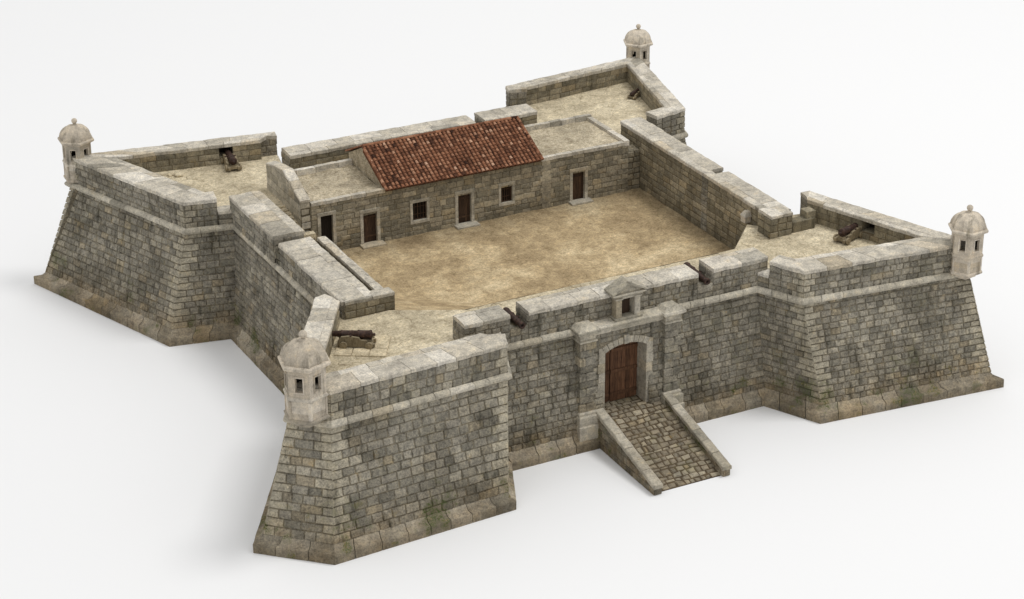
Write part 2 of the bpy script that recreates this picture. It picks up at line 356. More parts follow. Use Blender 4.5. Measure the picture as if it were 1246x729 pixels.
# ------------------------------------------------------------ setting
gm=MB(); s=1500; gm.poly([(-s,-s,0),(s,-s,0),(s,s,0),(-s,s,0)])
gr=gm.build('ground',ground_m); gr['kind']='structure'
def patch(name,poly,zf,m,n=.5,amp=.02):
    """an uneven paved or earthen sheet over the polygon"""
    import bmesh
    bm=bmesh.new(); vs=[bm.verts.new((p[0],p[1],0)) for p in poly]; f=bm.faces.new(vs); f.normal_update()
    if f.normal.z<0: f.normal_flip()
    xs=[p[0] for p in poly];ys=[p[1] for p in poly]
    x=math.floor(min(xs))
    while x<max(xs):
        bmesh.ops.bisect_plane(bm,geom=bm.verts[:]+bm.edges[:]+bm.faces[:],plane_co=(x,0,0),plane_no=(1,0,0)); x+=n
    y=math.floor(min(ys))
    while y<max(ys):
        bmesh.ops.bisect_plane(bm,geom=bm.verts[:]+bm.edges[:]+bm.faces[:],plane_co=(0,y,0),plane_no=(0,1,0)); y+=n
    for v in bm.verts:
        z=zf(v.co.x,v.co.y) if callable(zf) else zf
        v.co.z=z+amp*(noise.noise(V((v.co.x*.5,v.co.y*.5,z)))+.6*noise.noise(V((v.co.x*1.6,v.co.y*1.6,z+5))))
    me=bpy.data.meshes.new(name);bm.to_mesh(me);bm.free();me.materials.append(m)
    me.polygons.foreach_set('use_smooth',[True]*len(me.polygons))
    o=bpy.data.objects.new(name,me);COL.objects.link(o);return o
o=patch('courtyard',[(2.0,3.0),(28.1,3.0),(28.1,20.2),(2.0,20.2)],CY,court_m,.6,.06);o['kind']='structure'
T=TOP
walks=[
 ('rampart_walk',[T['Aj2'],(.3,5.3),(3.0,5.4),(3.0,15.),(2.1,15.),(2.1,19.2),(2.1,22.9),(.19,22.9),T['Bj2']],FL),
 ('rampart_walk',[(6.9,-.7),(23.7,-.7),(23.7,3.6),(6.9,3.6)],FL-.02),
 ('rampart_walk',[(6.02,28.7),(6.02,25.3),(23.36,24.9),(23.36,28.3)],FL-.02),
 ('rampart_walk',[(28.,21.7),(29.5,21.7),(29.5,24.9),(28,24.9)],FL-.02)]
for n_,pl,z in walks:
    o=patch(n_,pl,z,terr_m,.5,.03);o['kind']='structure'
# ramp of earth falling from the near gun platform into the courtyard
def rampz(x,y):
    d=((x-4.6)*.62+(y-4.4)*.78)
    return max(CY-.1,FL-.02-max(0,d)*.36)
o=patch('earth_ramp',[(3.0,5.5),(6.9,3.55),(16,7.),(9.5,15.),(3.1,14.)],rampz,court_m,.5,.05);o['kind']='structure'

# ------------------------------------------------------------ bastions
CORD={d:off_ring(d) for d in (.0,.07,.13,.16)}
def face_strip(mb,keys,lo,zl,hi,zh,quo,**k):
    """masonry from the low outline to the high one over consecutive outline points"""
    for i in range(len(keys)-1):
        a,b=keys[i],keys[i+1]
        ma=tanh_half(hi[keys[i-1]],hi[a],hi[b]) if i>0 and a in quo else 0
        mbb=tanh_half(hi[a],hi[b],hi[keys[i+2]]) if i+2<len(keys) and b in quo else 0
        stones(mb,(*lo[a],zl),(*lo[b],zl),(*hi[b],zh),(*hi[a],zh),ql=.72 if a in quo else 0,qr=.72 if b in quo else 0,qph=i,qmit=(ma,mbb),**k)
def ringpts(keys,d): return [off_all[d][k] for k in keys]
off_all={}
def ro(d):
    if d not in off_all: off_all[d]=off_ring(d)
    return off_all[d]
def cordon(keys,parent,z=HC,r=.215):
    mb=MB(); rails=[]
    for a in range(7):
        t=-math.pi/2+math.pi*a/6
        rails.append([(*ro(round(max(-.02,.07+r*math.cos(t)),3))[k],z+r*math.sin(t)) for k in keys])
    # shelf behind
    sweep(mb,rails,bl=(.9,1.5),ends=True,wear=.012)
    return mb.build('cordon',cordon_m,parent)
def pl_tiers(mb,P,Bq):
    l=lambda f,z:[(p[0]*(1-f)+b[0]*f,p[1]*(1-f)+b[1]*f,z) for p,b in zip(P,Bq)]
    sweep(mb,[l(0,-.02),l(0,.5),l(.05,.56),l(.45,.63),l(.62,.67),l(.70,.74),l(.97,HP+.02),l(1.6,HP+.04)],bl=(.95,1.7),ends=True,wear=.016,g=.04,lift=.025)
def plinth(keys,parent):
    mb=MB(); pl_tiers(mb,[PLI[k] for k in keys],[BAS[k] for k in keys])
    return mb.build('plinth',plinth_m,parent)
def coping(mb,outer,inner,z=H,th=.24,ov=.07,bl=(1.0,1.9)):
    oo=inner_line(outer,[-ov]*(len(outer)-1)); 
    io=[]
    for a,b in zip(outer,inner):
        d=(v2(b)-v2(a)); io.append(tuple(v2(b)+d.normalized()*ov))
    l1=lambda P,Q,f:[tuple(v2(p).lerp(v2(q),f)) for p,q in zip(P,Q)]
    rails=[at_z(oo,z-th),at_z(oo,z-.045),at_z(l1(oo,io,.025),z-.005),at_z(l1(oo,io,.35),z+.01),at_z(l1(oo,io,.7),z+.01),at_z(l1(oo,io,.975),z-.005),at_z(io,z-.045),at_z(io,z-th)]
    # the slabs are laid in two staggered rows in places, so run the strip as two sweeps
    sweep(mb,rails[:5]+[r for r in [at_z(l1(oo,io,.7),z-th)]],bl=bl,wear=.034)
    sweep(mb,[at_z(l1(oo,io,.706),z-th)]+[at_z(l1(oo,io,.706),z+.008)]+rails[5:],bl=(bl[0]*.8,bl[1]*.9),wear=.03)
def parapet(parent,outer,widths,name='parapet',ch=.42,holes={},ohang=.07,z=H,z0=HC+.1,zin=FL,quo=()):
    inner=inner_line(outer,widths)
    mb=MB()
    for i in range(len(outer)-1):
        a,b=outer[i],outer[i+1]
        stones(mb,(*a,z0),(*b,z0),(*b,z-.22),(*a,z-.22),ch=ch,ql=.55 if i in quo else 0,qr=.55 if i+1 in quo else 0,qph=i)
    im=MB()
    for i in range(len(outer)-1):
        a,b=inner[i+1],inner[i]
        if (v2(a)-v2(b)).length<.1: continue
        hs=[]
        for c_,w_,h0,h1 in holes.get(i,[]):
            s_=(v2(c_)-v2(a)).dot((v2(b)-v2(a)).normalized()); hs.append((s_-w_/2,s_+w_/2,h0,h1))
        stones(im,(*a,zin-.05),(*b,zin-.05),(*b,z-.22),(*a,z-.22),ch=.36,w=(.6,1.3),g=.02,d=(.008,.022),bev=.015,holes=[(h[0],h[1],h[2]-zin+.05,h[3]-zin+.05) for h in hs])
        e=(v2(b)-v2(a)).normalized(); nn=V((e.y,-e.x))
        for h in hs:  # the embrasure opening: four sides and a dark back
            p0=v2(a)+e*h[0];p1=v2(a)+e*h[1];q0=p0-nn*.85;q1=p1-nn*.85
            f=lambda p,zz:(p.x,p.y,zz)
            im.poly([f(p0,h[2]),f(p1,h[2]),f(q1,h[2]),f(q0,h[2])],rc()); im.poly([f(p0,h[3]),f(q0,h[3]),f(q1,h[3]),f(p1,h[3])],rc())
            im.poly([f(p0,h[2]),f(q0,h[2]),f(q0,h[3]),f(p0,h[3])],rc()); im.poly([f(p1,h[2]),f(p1,h[3]),f(q1,h[3]),f(q1,h[2])],rc())
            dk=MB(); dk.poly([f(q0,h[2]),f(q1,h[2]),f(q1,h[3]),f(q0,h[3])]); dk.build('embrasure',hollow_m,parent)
    for a,b in ((inner[0],outer[0]),(outer[-1],inner[-1])):
        stones(mb,(*a,zin-.6),(*b,zin-.6),(*b,z-.22),(*a,z-.22),ch=.42,d=(.01,.03))
    o=mb.build(name,masonry,parent)
    im.build('inner_face',inner_masonry,o)
    cm=MB(); coping(cm,outer,inner,z); cm.build('coping',coping_m,o)
    return o,inner
GB='corner bastions of the fort'
def bastion(c,keys,quo,outer,widths,floor,label,holes={},low=(),pq=(),nf=()):
    ch={'A':.49,'B':.42,'C':.42,'D':.375}[c]; ww_=(ch*1.05,ch*2.0)
    k0=keys[2] if c!='A' else 'Ao'
    base=(*v2(TOP[keys[0]]).lerp(v2(TOP[k0]),.5),0)
    t=thing('bastion',label,'bastion',base,GB)
    mb=MB(); face_strip(mb,keys,BAS,HP-.02,TOP,HC-.05,quo,ch=ch,w=ww_); mb.build('scarp_wall',masonry,t)
    plinth(keys,t); cordon(keys,t)
    parapet(t,outer,widths,holes=holes,quo=pq,ch=ch)
    for a,b,zt in low:   # low stretches of the flank beyond the parapet
        m=MB(); stones(m,(*a,HC+.1),(*b,HC+.1),(*b,zt-.0),(*a,zt-.0),ch=.4)
        i0,i1=inner_line([a,b],[.8])
        fw_=m.build('flank_wall',masonry,t)
        m=MB(); stones(m,(*i1,FL-.1),(*i0,FL-.1),(*i0,zt),(*i1,zt),ch=.4); m.build('inner_face',masonry,fw_)
        cm=MB(); coping(cm,[a,b],[i0,i1],zt+.16,.2,.05); cm.build('flank_coping',coping_m,t)
    o=patch('floor',[(p[0]-0,p[1]-0) for p in floor],FL,terr_m,.5,.035)
    o.parent=t; o.location=tuple(-x for x in base)
    return t
A_,D_,C_,B_=(['Aj2','As2','Ao2','Ao','As1','Aj1'],['Dj1','Ds1','Do','Ds2','Dj2'],['Cj2','Cs2','Co','Cs1','Cj1'],['Bj1','Bs1','Bo','Bs2','Bj2'])
bA=bastion('A',A_,('As2','Ao2','Ao','As1'),[along(T['As2'],T['Aj2'],.62),T['As2'],T['Ao2'],T['Ao'],T['As1'],along(T['As1'],T['Aj1'],1.15)],[1.15,1.3,1.4,1.75,1.25],
 [T['As2'],T['Ao2'],T['Ao'],T['As1'],T['Aj1'],(6.9,3.58),(3.0,5.5),(.3,5.5),T['Aj2']],'nearest bastion with a cut-off corner, left of the entrance ramp',
 low=[(along(T['As1'],T['Aj1'],1.2),T['Aj1'],7.9)],pq=(3,4))
bD=bastion('D',D_,('Ds1','Do','Ds2'),[along(T['Dj1'],T['Ds1'],.75),T['Ds1'],T['Do'],T['Ds2'],along(T['Ds2'],T['Dj2'],.6)],[1.05,1.65,1.15,1.1],
 [T['Dj1'],T['Ds1'],T['Do'],T['Ds2'],T['Dj2'],(28.,5.9),(27.6,6.43),(24.9,3.6),(23.7,3.6)],'bastion at the right end of the entrance front, with its long face seen square on',
 holes={2:[((32.31,.87),.9,8.1,8.74)]},low=[(T['Dj1'],along(T['Dj1'],T['Ds1'],.72),7.95)],pq=(1,2))
bC=bastion('C',C_,('Cs2','Co','Cs1'),[along(T['Cj2'],T['Cs2'],.9),T['Cs2'],T['Co'],T['Cs1'],along(T['Cs1'],T['Cj1'],.9)],[1.0,1.15,.9,1.2],
 [T['Cj2'],T['Cs2'],T['Co'],T['Cs1'],T['Cj1'],(23.36,24.9),(28,24.9),(28,21.9)],'farthest bastion at the back of the fort, seen mostly from above',
 low=[(T['Cj2'],along(T['Cj2'],T['Cs2'],.85),7.9)],pq=(1,))
bB=bastion('B',B_,('Bs1','Bo','Bs2'),[along(T['Bs1'],T['Bj1'],.7),T['Bs1'],T['Bo'],T['Bs2'],along(T['Bs2'],T['Bj2'],2.0)],[1.1,1.1,1.85,1.2],
 [T['Bj1'],T['Bs1'],T['Bo'],T['Bs2'],T['Bj2'],(.25,22.9),(4.35,22.9),(4.35,25.3),(6.02,25.3)],'tall sloping bastion at the left end of the fort with pale corner stones',
 holes={1:[((2.96,30.71),.9,8.1,8.74)]},low=[(along(T['Bs2'],T['Bj2'],2.05),T['Bj2'],7.95)],pq=(2,3))

# ------------------------------------------------------------ curtain walls
GC='curtain walls between the bastions'
def merlon(parent,p0,p1,w,z=H-.1,z0=HC+.1,zin=FL,ends=(1,1),wi=None):
    """one stretch of curtain parapet; p0->p1 runs with the outside on the right hand"""
    outer=[p0,p1]; inner=inner_line(outer,[w])
    mb=MB(); kw=dict(ch=.42)
    stones(mb,(*p0,z0),(*p1,z0),(*p1,z-.22),(*p0,z-.22),**kw)
    ze=min(zin,z0)-.1
    if ends[0]: stones(mb,(*inner[0],zin-.1),(*p0,zin-.1),(*p0,z-.22),(*inner[0],z-.22),**kw)
    if ends[1]: stones(mb,(*p1,zin-.1),(*inner[1],zin-.1),(*inner[1],z-.22),(*p1,z-.22),**kw)
    o=mb.build('parapet',masonry,parent)
    im=MB(); stones(im,(*inner[1],zin-.05),(*inner[0],zin-.05),(*inner[0],z-.22),(*inner[1],z-.22),ch=.4,w=(.6,1.2),d=(.01,.03),g=.025); im.build('inner_face',inner_masonry,o)
    cm=MB(); coping(cm,outer,inner,z,bl=(1.1,2.2)); cm.build('coping',coping_m,o)
    return o
def sill(parent,p0,p1,w,z):
    i=inner_line([p0,p1],[w]); mb=MB()
    stones(mb,(*p0,z),(*p1,z),(*i[1],z),(*i[0],z),ch=.5,w=(.4,.6),d=(.0,.01))
    stones(mb,(*p0,HC+.1),(*p1,HC+.1),(*p1,z),(*p0,z),ch=.4)
    stones(mb,(*i[1],FL-.1),(*i[0],FL-.1),(*i[0],z),(*i[1],z),ch=.4)
    mb.build('embrasure_sill',masonry,parent)
# front
YF=-.745
cf=thing('curtain_wall','entrance curtain wall with the arched wooden gate, between the two near bastions','wall',(15.3,-1,0),GC)
mb=MB()
# stones around the gateway: openings are kept free behind the gate surround
def scarp(mb,a,b,holes=()):
    stones(mb,(*BAS[a],HP-.02),(*BAS[b],HP-.02),(*TOP[b],HC-.05),(*TOP[a],HC-.05),holes=holes)
sx0=BAS['Aj1'][0]
scarp(mb,'Aj1','Dj1',holes=[(13.1-sx0,16.1-sx0,0.5,5.2)])
mb.build('outer_wall',masonry,cf)
cordon(['Aj1','Dj1'],cf)
mb=MB()
for x0,x1 in ((6.85,12.5),(17.3,24.6)):
    pl_tiers(mb,[(x0,-2.17),(x1,-2.17)],[(x0,-1.65),(x1,-1.65)])
mb.build('plinth',plinth_m,cf)
merlon(cf,(4.7,YF),(7.5,YF),1.35,z=H-.03)
merlon(cf,(8.65,YF),(19.6,YF),1.42)
merlon(cf,(20.62,YF),(24.35,YF),1.5,z=H-.05)
sill(cf,(7.5,YF),(8.65,YF),1.4,8.1); sill(cf,(19.6,YF),(20.62,YF),1.45,8.1)
mb=MB(); stones(mb,(23.7,3.6,CY),(6.9,3.6,CY),(6.9,3.6,FL),(23.7,3.6,FL),ch=.42); stones(mb,(27.6,6.43,CY),(24.9,3.6,CY),(24.9,3.6,FL),(27.6,6.43,FL),ch=.42)
stones(mb,(24.9,3.6,CY),(23.7,3.6,CY),(23.7,3.6,FL),(24.9,3.6,FL),ch=.42)
mb.build('retaining_wall',inner_masonry,cf)

# gate surround
def blocks(mb,x0,x1,y0,y1,z0,z1,h,g=.02,bev=.03,alt=0,k=1.):
    n=max(1,round((z1-z0)/h));hh=(z1-z0)/n
    for i in range(n):
        e=alt if i%2 else 0
        mb.box((x0+e,y0+e,z0+i*hh+g/2),(x1-e,y1,z0+(i+1)*hh-g/2),rc(k),bev=bev)
def ringbox(mb,xa,xb,ya,yb,z0,z1,c=None,bev=.02): mb.box((xa,ya,z0),(xb,yb,z1),c or rc(),bev=bev)
for xc in (11.98,17.5):
    p=MB(); hw=.52
    for i in range(9):
        z0=2.25+i*.485; e=.0 if i%2==0 else .1
        y=-1.62
        n_=1 if i%2 else 2
        if n_==2:
            sp_=xc+U(-.15,.15)
            p.box((xc-hw+e,y+e,z0+.015),(sp_-.01,-.7,z0+.47),rc(),bev=.06); p.box((sp_+.01,y+e,z0+.015),(xc+hw-e,-.7,z0+.47),rc(),bev=.06)
        else: p.box((xc-hw+e,y+e,z0+.015),(xc+hw-e,-.7,z0+.47),rc(),bev=.06)
    p.box((xc-hw+.13,-1.47,2.2),(xc+hw-.13,-.69,6.7),(.3,.5,0))
    pl=p.build('pilaster',masonry,cf)
    b=MB(); b.box((xc-.7,-2.0,-.01),(xc+.7,-.9,1.5),rc(),bev=.05); b.box((xc-.66,-1.9,1.5),(xc+.66,-.9,2.08),rc(),bev=.06); b.box((xc-.6,-1.75,2.08),(xc+.6,-.9,2.26),rc(),bev=.06)
    b.build('pedestal',gate_m,pl)
    b=MB()
    b.box((xc-.56,-1.7,6.62),(xc+.56,-.68,6.74),rc(),bev=.03); b.box((xc-.5,-1.6,6.74),(xc+.5,-.68,7.08),rc(),bev=.02)
    b.box((xc-.6,-1.72,7.08),(xc+.6,-.68,7.2),rc(),bev=.02); b.box((xc-.72,-1.84,7.2),(xc+.72,-.68,7.36),rc(),bev=.03)
    b.loft([[(xc-.66,-1.78,7.36),(xc+.66,-1.78,7.36),(xc+.66,-.66,7.36),(xc-.66,-.66,7.36)],[(xc-.4,-1.5,7.58),(xc+.4,-1.5,7.58),(xc+.4,-.66,7.58),(xc-.4,-.66,7.58)]],rc())
    b.build('capital',cordon_m,pl)
# arch: jambs, voussoirs and reveal
XL,XR,YA=13.24,15.95,-1.34
ZS,ZA=5.5,5.86
am=MB(); fw=.4
for xa,xb,sgn in ((XL-fw,XL,1),(XR,XR+fw,-1)):
    for i in range(7):
        z0=1.3+i*.6; z1=min(z0+.585,5.7)
        e=.05 if i%2 else 0
        if i==6: z1=ZS+.12; e=0
        am.box((xa-(e if sgn>0 else 0),YA,z0),(xb+(e if sgn<0 else 0),-.5,z1),rc(.9),bev=.02)
# segmental arch ring
hw=(XR-XL)/2; xc=(XL+XR)/2; rise=ZA-ZS; rad=(hw*hw+rise*rise)/(2*rise); zc=ZA-rad; th=math.asin(hw/rad); nv=9
thO=th*1.17
for i in range(nv):
    a0=-th+2*th*i/nv+.006;a1=-th+2*th*(i+1)/nv-.006
    key=i==nv//2; ro_=rad+(.55 if key else .4); pr=YA-(.08 if key else 0)
    def pt(a,r,y): return (xc+r*math.sin(a),y,zc+r*math.cos(a))
    f=1.0 if not key else 1
    am.loft([[pt(a0,rad,pr),pt(a1,rad,pr),pt(a1,ro_,pr),pt(a0,ro_,pr)],[pt(a0,rad,-.2),pt(a1,rad,-.2),pt(a1,ro_,-.2),pt(a0,ro_,-.2)]],rc(.9))
# spandrel fill of the frame corners
for sgn,xo in ((1,XL-fw),(-1,XR+fw)):
    a=-th*sgn
    xe=xc+(rad)*math.sin(a); 
    am.loft([[(xo,y,ZS+.12),(xe,y,ZS),(xc+(rad+.4)*math.sin(a),y,zc+(rad+.4)*math.cos(a)),(xo,y,zc+(rad+.4)*math.cos(a)-.02)] for y in (YA+.01,-.3)],rc(.9))
am.build('gate_arch',gate_m,cf)
# wall field around the arch, carried forward between the pilasters up to the cornice
wf=MB()
YW=-1.2
stones(wf,(12.4,YW,1.0),(XL-.3,YW,1.0),(XL-.3,YW,6.85),(12.4,YW,6.85),ch=.43,w=(.4,.7))
stones(wf,(XR+.3,YW,1.0),(17.2,YW,1.0),(17.2,YW,6.85),(XR+.3,YW,6.85),ch=.43,w=(.4,.7))
stones(wf,(XL-.3,YW,5.75),(XR+.3,YW,5.75),(XR+.3,YW,6.85),(XL-.3,YW,6.85),ch=.43,holes=[(0.31,XR-XL+.29,-.1,.12)])
wf.poly([(12.4,YW,6.86),(17.2,YW,6.86),(17.2,-.7,6.86),(12.4,-.7,6.86)])
# soffit and passage sides behind the arch
nS=8
for i in range(nS):
    a0=-th+2*th*i/nS;a1=-th+2*th*(i+1)/nS
    q=lambda a,y:(xc+rad*math.sin(a),y,zc+rad*math.cos(a))
    wf.poly([q(a0,-1.3),q(a1,-1.3),q(a1,-.05),q(a0,-.05)],rc())
wf.build('wall_field',masonry,cf)
rv=MB()
for i in range(8):
    z0=1.5+i*.53
    rv.box((XL-.3,-.52,z0),(XL+.003,-.02,z0+.515),rc(),bev=.01); rv.box((XR-.003,-.52,z0),(XR+.3,-.02,z0+.515),rc(),bev=.01)
rv.build('reveal',gate_m,cf)
# cornice
cm=MB()
prof=[(-.7,6.78),(-1.3,6.78),(-1.33,6.85),(-1.36,6.9),(-1.38,6.94),(-1.38,7.1),(-1.48,7.16),(-1.56,7.22),(-1.56,7.3),(-1.48,7.34),(-.7,7.42)]
sweep(cm,[[(12.45,y,z),(17.05,y,z)] for y,z in prof],bl=(.9,1.4),wear=.01,g=.012)
cm.build('cornice',cordon_m,cf)
# niche with pediment
nm=MB(); nx=14.72; YN=-1.28
nm.box((nx-.9,YN-.1,7.36),(nx+.9,-.72,7.5),rc(),bev=.02)
nm.box((nx-.78,YN,7.5),(nx-.42,-.72,8.78),rc(),bev=.02); nm.box((nx+.42,YN,7.5),(nx+.78,-.72,8.78),rc(),bev=.02)
nm.box((nx-.42,YN,8.62),(nx+.42,-.72,8.78),rc(),bev=.0)
for sg in (-1,1): nm.box((nx+sg*.6-.24,YN-.05,8.6),(nx+sg*.6+.24,-.74,8.7),rc(),bev=.02)
nm.box((nx-.9,YN-.08,8.78),(nx+.9,-.72,8.9),rc(),bev=.02)
nm.box((nx-1.06,YN-.18,8.9),(nx+1.06,-.72,9.0),rc(),bev=.02)
nm.loft([[(nx-.95,YN-.04,9.0),(nx+.95,YN-.04,9.0),(nx,YN-.04,9.5)],[(nx-.95,-.5,9.0),(nx+.95,-.5,9.0),(nx,-.5,9.5)]],rc())
for sg in (-1,1):
    a=[(nx+sg*1.12,8.99),(nx+sg*1.12,9.09),(nx,9.66),(nx,9.52)]
    nm.loft([[(x,y,z) for x,z in a] for y in (YN-.22,-.45)],rc())
nm.box((nx-.11,YN-.18,9.6),(nx+.11,YN+.06,9.74),rc(),bev=.04)
nm.poly([(nx-.42,-.8,7.5),(nx+.42,-.8,7.5),(nx+.42,-.8,8.62),(nx-.42,-.8,8.62)],rc())
ni=nm.build('niche',gate_m,cf)
nb=MB(); nb.box((nx-.33,-.86,7.52),(nx+.33,-.81,8.5),rc(),bev=.01)
nb.build('niche_shade',dark_wood,ni)  # dark panel puts the shade of the recess into its colour
# gate leaves
for xa,xb,rot in ((XL+.03,XL+.86,0),(XL+.90,XR-.02,0)):
    dm=MB(); n_=max(3,round((xb-xa)/.24)); wv_=(xb-xa)/n_
    for i in range(n_):
        x0=xa+i*wv_; zt=zc+math.sqrt(max(0,rad*rad-(max(abs(x0-xc),abs(x0+wv_-xc)))**2))
        dm.box((x0+.008,-.34+U(-.01,.01),1.6),(x0+wv_-.008,-.25,max(ZS,zt)-.01),rc(),bev=.01)
    lf=dm.build('gate_leaf',door_wood,cf)
    rm=MB()
    for zz in (2.15,3.6,4.95):
        rm=MB(); rm.box((xa+.02,-.4,zz),(xb-.02,-.34,zz+.2),rc(),bev=.015); rm.build('rail',door_wood,lf)
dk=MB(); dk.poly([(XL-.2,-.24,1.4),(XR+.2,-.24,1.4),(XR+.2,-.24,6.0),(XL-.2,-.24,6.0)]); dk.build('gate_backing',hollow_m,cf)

# left curtain
cl=thing('curtain_wall','left outer curtain wall with one narrow gun slit, between the nearest and left bastions','wall',(0,14,0),GC)
mb=MB(); scarp(mb,'Bj2','Aj2'); mb.build('outer_wall',masonry,cl); plinth(['Bj2','Aj2'],cl); cordon(['Bj2','Aj2'],cl)
XA=.2
merlon(cl,(.05,22.45),(.08,15.35),1.92,z=H-.02)
merlon(cl,(.24,14.9),(.26,5.6),1.95,z=8.7)
sill(cl,(XA,15.35),(XA,14.9),1.75,8.0)
# right curtain
cr=thing('curtain_wall','right curtain wall whose long inner face rises above the courtyard floor','wall',(29.5,14,0),GC)
mb=MB(); scarp(mb,'Dj2','Cj2'); mb.build('outer_wall',masonry,cr); plinth(['Dj2','Cj2'],cr); cordon(['Dj2','Cj2'],cr)
merlon(cr,(29.5,4.7),(29.5,11.65),1.5,z=H-.1,zin=CY); merlon(cr,(29.5,12.35),(29.54,22.75),1.5,z=H-.1,zin=CY)
mb=MB(); stones(mb,(28.,12.36,CY),(28.,11.64,CY),(28.,11.64,8.68),(28,12.36,8.68),ch=.4); 
stones(mb,(29.5,11.6,HC),(29.5,12.4,HC),(29.5,12.4,8.3),(29.5,11.6,8.3),ch=.4)
stones(mb,(29.5,11.6,8.3),(29.5,12.4,8.3),(28.5,12.4,8.3),(28.5,11.6,8.3),ch=.4,d=(0,.01))
mb.build('embrasure_sill',masonry,cr)
cm=MB(); coping(cm,[(28.55,11.64),(28.55,12.36)],[(28.0,11.64),(28.,12.36)],H-.1); cm.build('embrasure_coping',coping_m,cr)
# end block of the right curtain, a little prouder than the rest
eb=MB(); 
x0,x1,y0,y1=27.62,29.2,3.95,4.75
stones(eb,(x0,y0,FL-.1),(x1,y0,FL-.1),(x1,y0,8.86),(x0,y0,8.86),ch=.42); stones(eb,(x0,y1+.5,CY),(x0,y0,CY),(x0,y0,8.86),(x0,y1+.5,8.86),ch=.42)
stones(eb,(x1,y0,FL-.1),(x1,y1,FL-.1),(x1,y1,8.86),(x1,y0,8.86),ch=.42)
ebo=eb.build('end_block',inner_masonry,cr)
cm=MB(); coping(cm,[(x0,y0),(x1,y0)],[(x0,y1+.5),(x1,y1+.5)],H+.05,.2,.06,bl=(.6,.9)); cm.build('coping',coping_m,ebo)
eb=MB(); eb.box((29.3,4.0,FL-.1),(30.9,4.7,8.3),rc(),bev=.04); eb.box((30.35,4.1,FL-.1),(31.0,4.8,8.75),rc(),bev=.04); eb.build('low_block',inner_masonry,cr)
eb=MB(); eb.box((27.55,6.6,FL),(27.98,7.1,8.0),rc(),bev=.02,); eb.loft([[(27.5,6.55,8.),(28.0,6.55,8.),(28.0,7.15,8.),(27.5,7.15,8.)],[(27.7,6.7,8.3),(27.98,6.7,8.3),(27.98,7.0,8.3),(27.7,7.0,8.3)]],rc()); eb.build('stub_pier',turret_m,cr)
# back curtain
cb=thing('curtain_wall','back curtain wall behind the red tiled building, one gap in its parapet','wall',(15,28.5,0),GC)
mb=MB(); scarp(mb,'Cj1','Bj1'); mb.build('outer_wall',masonry,cb); plinth(['Cj1','Bj1'],cb); cordon(['Cj1','Bj1'],cb)
merlon(cb,(23.85,28.45),(19.95,28.5),1.6,z=H-.02); merlon(cb,(19.3,28.5),(6.02,28.72),1.5,z=H-.08)
sill(cb,(19.95,28.5),(19.3,28.5),1.5,8.2)

# low inner walls --------------------------------------------------
def wall_box(name,label,cat,pts_lo,w,z0,z1,th=.2,m=inner_masonry):
    a,b=pts_lo; i=inner_line([a,b],[w]); t=thing(name,label,cat,((a[0]+b[0])/2,(a[1]+b[1])/2,z0))
    mb=MB(); kw=dict(ch=.4,d=(.01,.03))
    for p,q in ((a,b),(b,i[1]),(i[1],i[0]),(i[0],a)): stones(mb,(*p,z0),(*q,z0),(*q,z1-th+.02),(*p,z1-th+.02),**kw)
    mb.build('wall_body',m,t); cm=MB(); coping(cm,[a,b],i,z1,th,.04); cm.build('coping',coping_m,t); return t
wall_box('low_wall','long low wall edging the courtyard, running beside the left curtain parapet','wall',((2.66,14.8),(2.66,6.2)),.46,CY-.1,8.6)
wall_box('cross_wall','short wall closing the end of the left curtain, above the nearest gun platform','wall',((.35,5.5),(3.4,5.5)),.8,FL-1.2,8.68)
# stair recess beside the left curtain
st=thing('stair_recess','sunken stair passage between the left curtain and the sloping wing wall','stairs',(3,21,CY))
mb=MB()
for i in range(8):
    y1=23.-i*.48; z=FL-.03-i*.09
    mb.box((2.08,y1-.48,z-.4),(3.75,y1,z),rc(),bev=.03)
mb.box((2.08,19.1,6.4),(4.28,19.55,6.92),rc(),bev=.03)
mb.build('step',terr_m,st)
mb=MB(); stones(mb,(2.0,19.15,CY-.1),(4.25,19.15,CY-.1),(4.25,19.15,6.6),(2.,19.15,6.6),ch=.42); stones(mb,(4.25,19.15,CY-.1),(4.25,20.05,CY-.1),(4.25,20.05,6.9),(4.25,19.15,6.9),ch=.42)
mb.build('end_wall',inner_masonry,st)
# sloping wing wall
ww=thing('wing_wall','pale wing wall with a sloping top at the left end of the courtyard building','wall',(4,22,FL))
mb=MB(); xa,xb=3.72,4.36
prof=[(25.6,9.28),(24.2,9.6),(22.7,9.8),(20.05,8.7)]
def ztop(y):
    for (ya,za),(yb,zb) in zip(prof,prof[1:]):
        if yb<=y<=ya: return za+(zb-za)*(y-ya)/(yb-ya)
    return prof[-1][1]
for x,sg in ((xa,-1),(xb,1)):
    z0=6.0 if sg<0 else 7.0
    while z0<9.8:
        z1=z0+.5; y=25.6
        while y>20.1:
            y2=max(20.05,y-U(.6,1.1)); y2=20.05 if y2<20.4 else y2
            cand=[yy for yy in (y,*[p[0] for p in prof if y2<p[0]<y],y2)]
            if max(ztop(q_) for q_ in cand)>z0+.05:
                c=rc(); d_=U(0,.015)*sg
                top=[(x+d_,yy,max(z0+.001,min(z1-.012,ztop(yy)))) for yy in cand]
                mb.poly([(x+d_,y2+.006,z0),(x+d_,y-.006,z0)]+top if sg>0 else [(x+d_,y-.006,z0),(x+d_,y2+.006,z0)]+top[::-1],c)
            y=y2
        z0=z1
    mb.poly([(x-.012*sg,25.6,6.),(x-.012*sg,20.05,6.)]+[(x-.012*sg,p[0],p[1]) for p in prof[::-1]],(.5,.5,0))
stones(mb,(xa,20.05,CY),(xb,20.05,CY),(xb,20.05,8.7),(xa,20.05,8.7),ch=.45,w=(.8,1.2),d=(0,.02))
stones(mb,(xb,25.6,7.),(xa,25.6,7.),(xa,25.6,9.28),(xb,25.6,9.28))
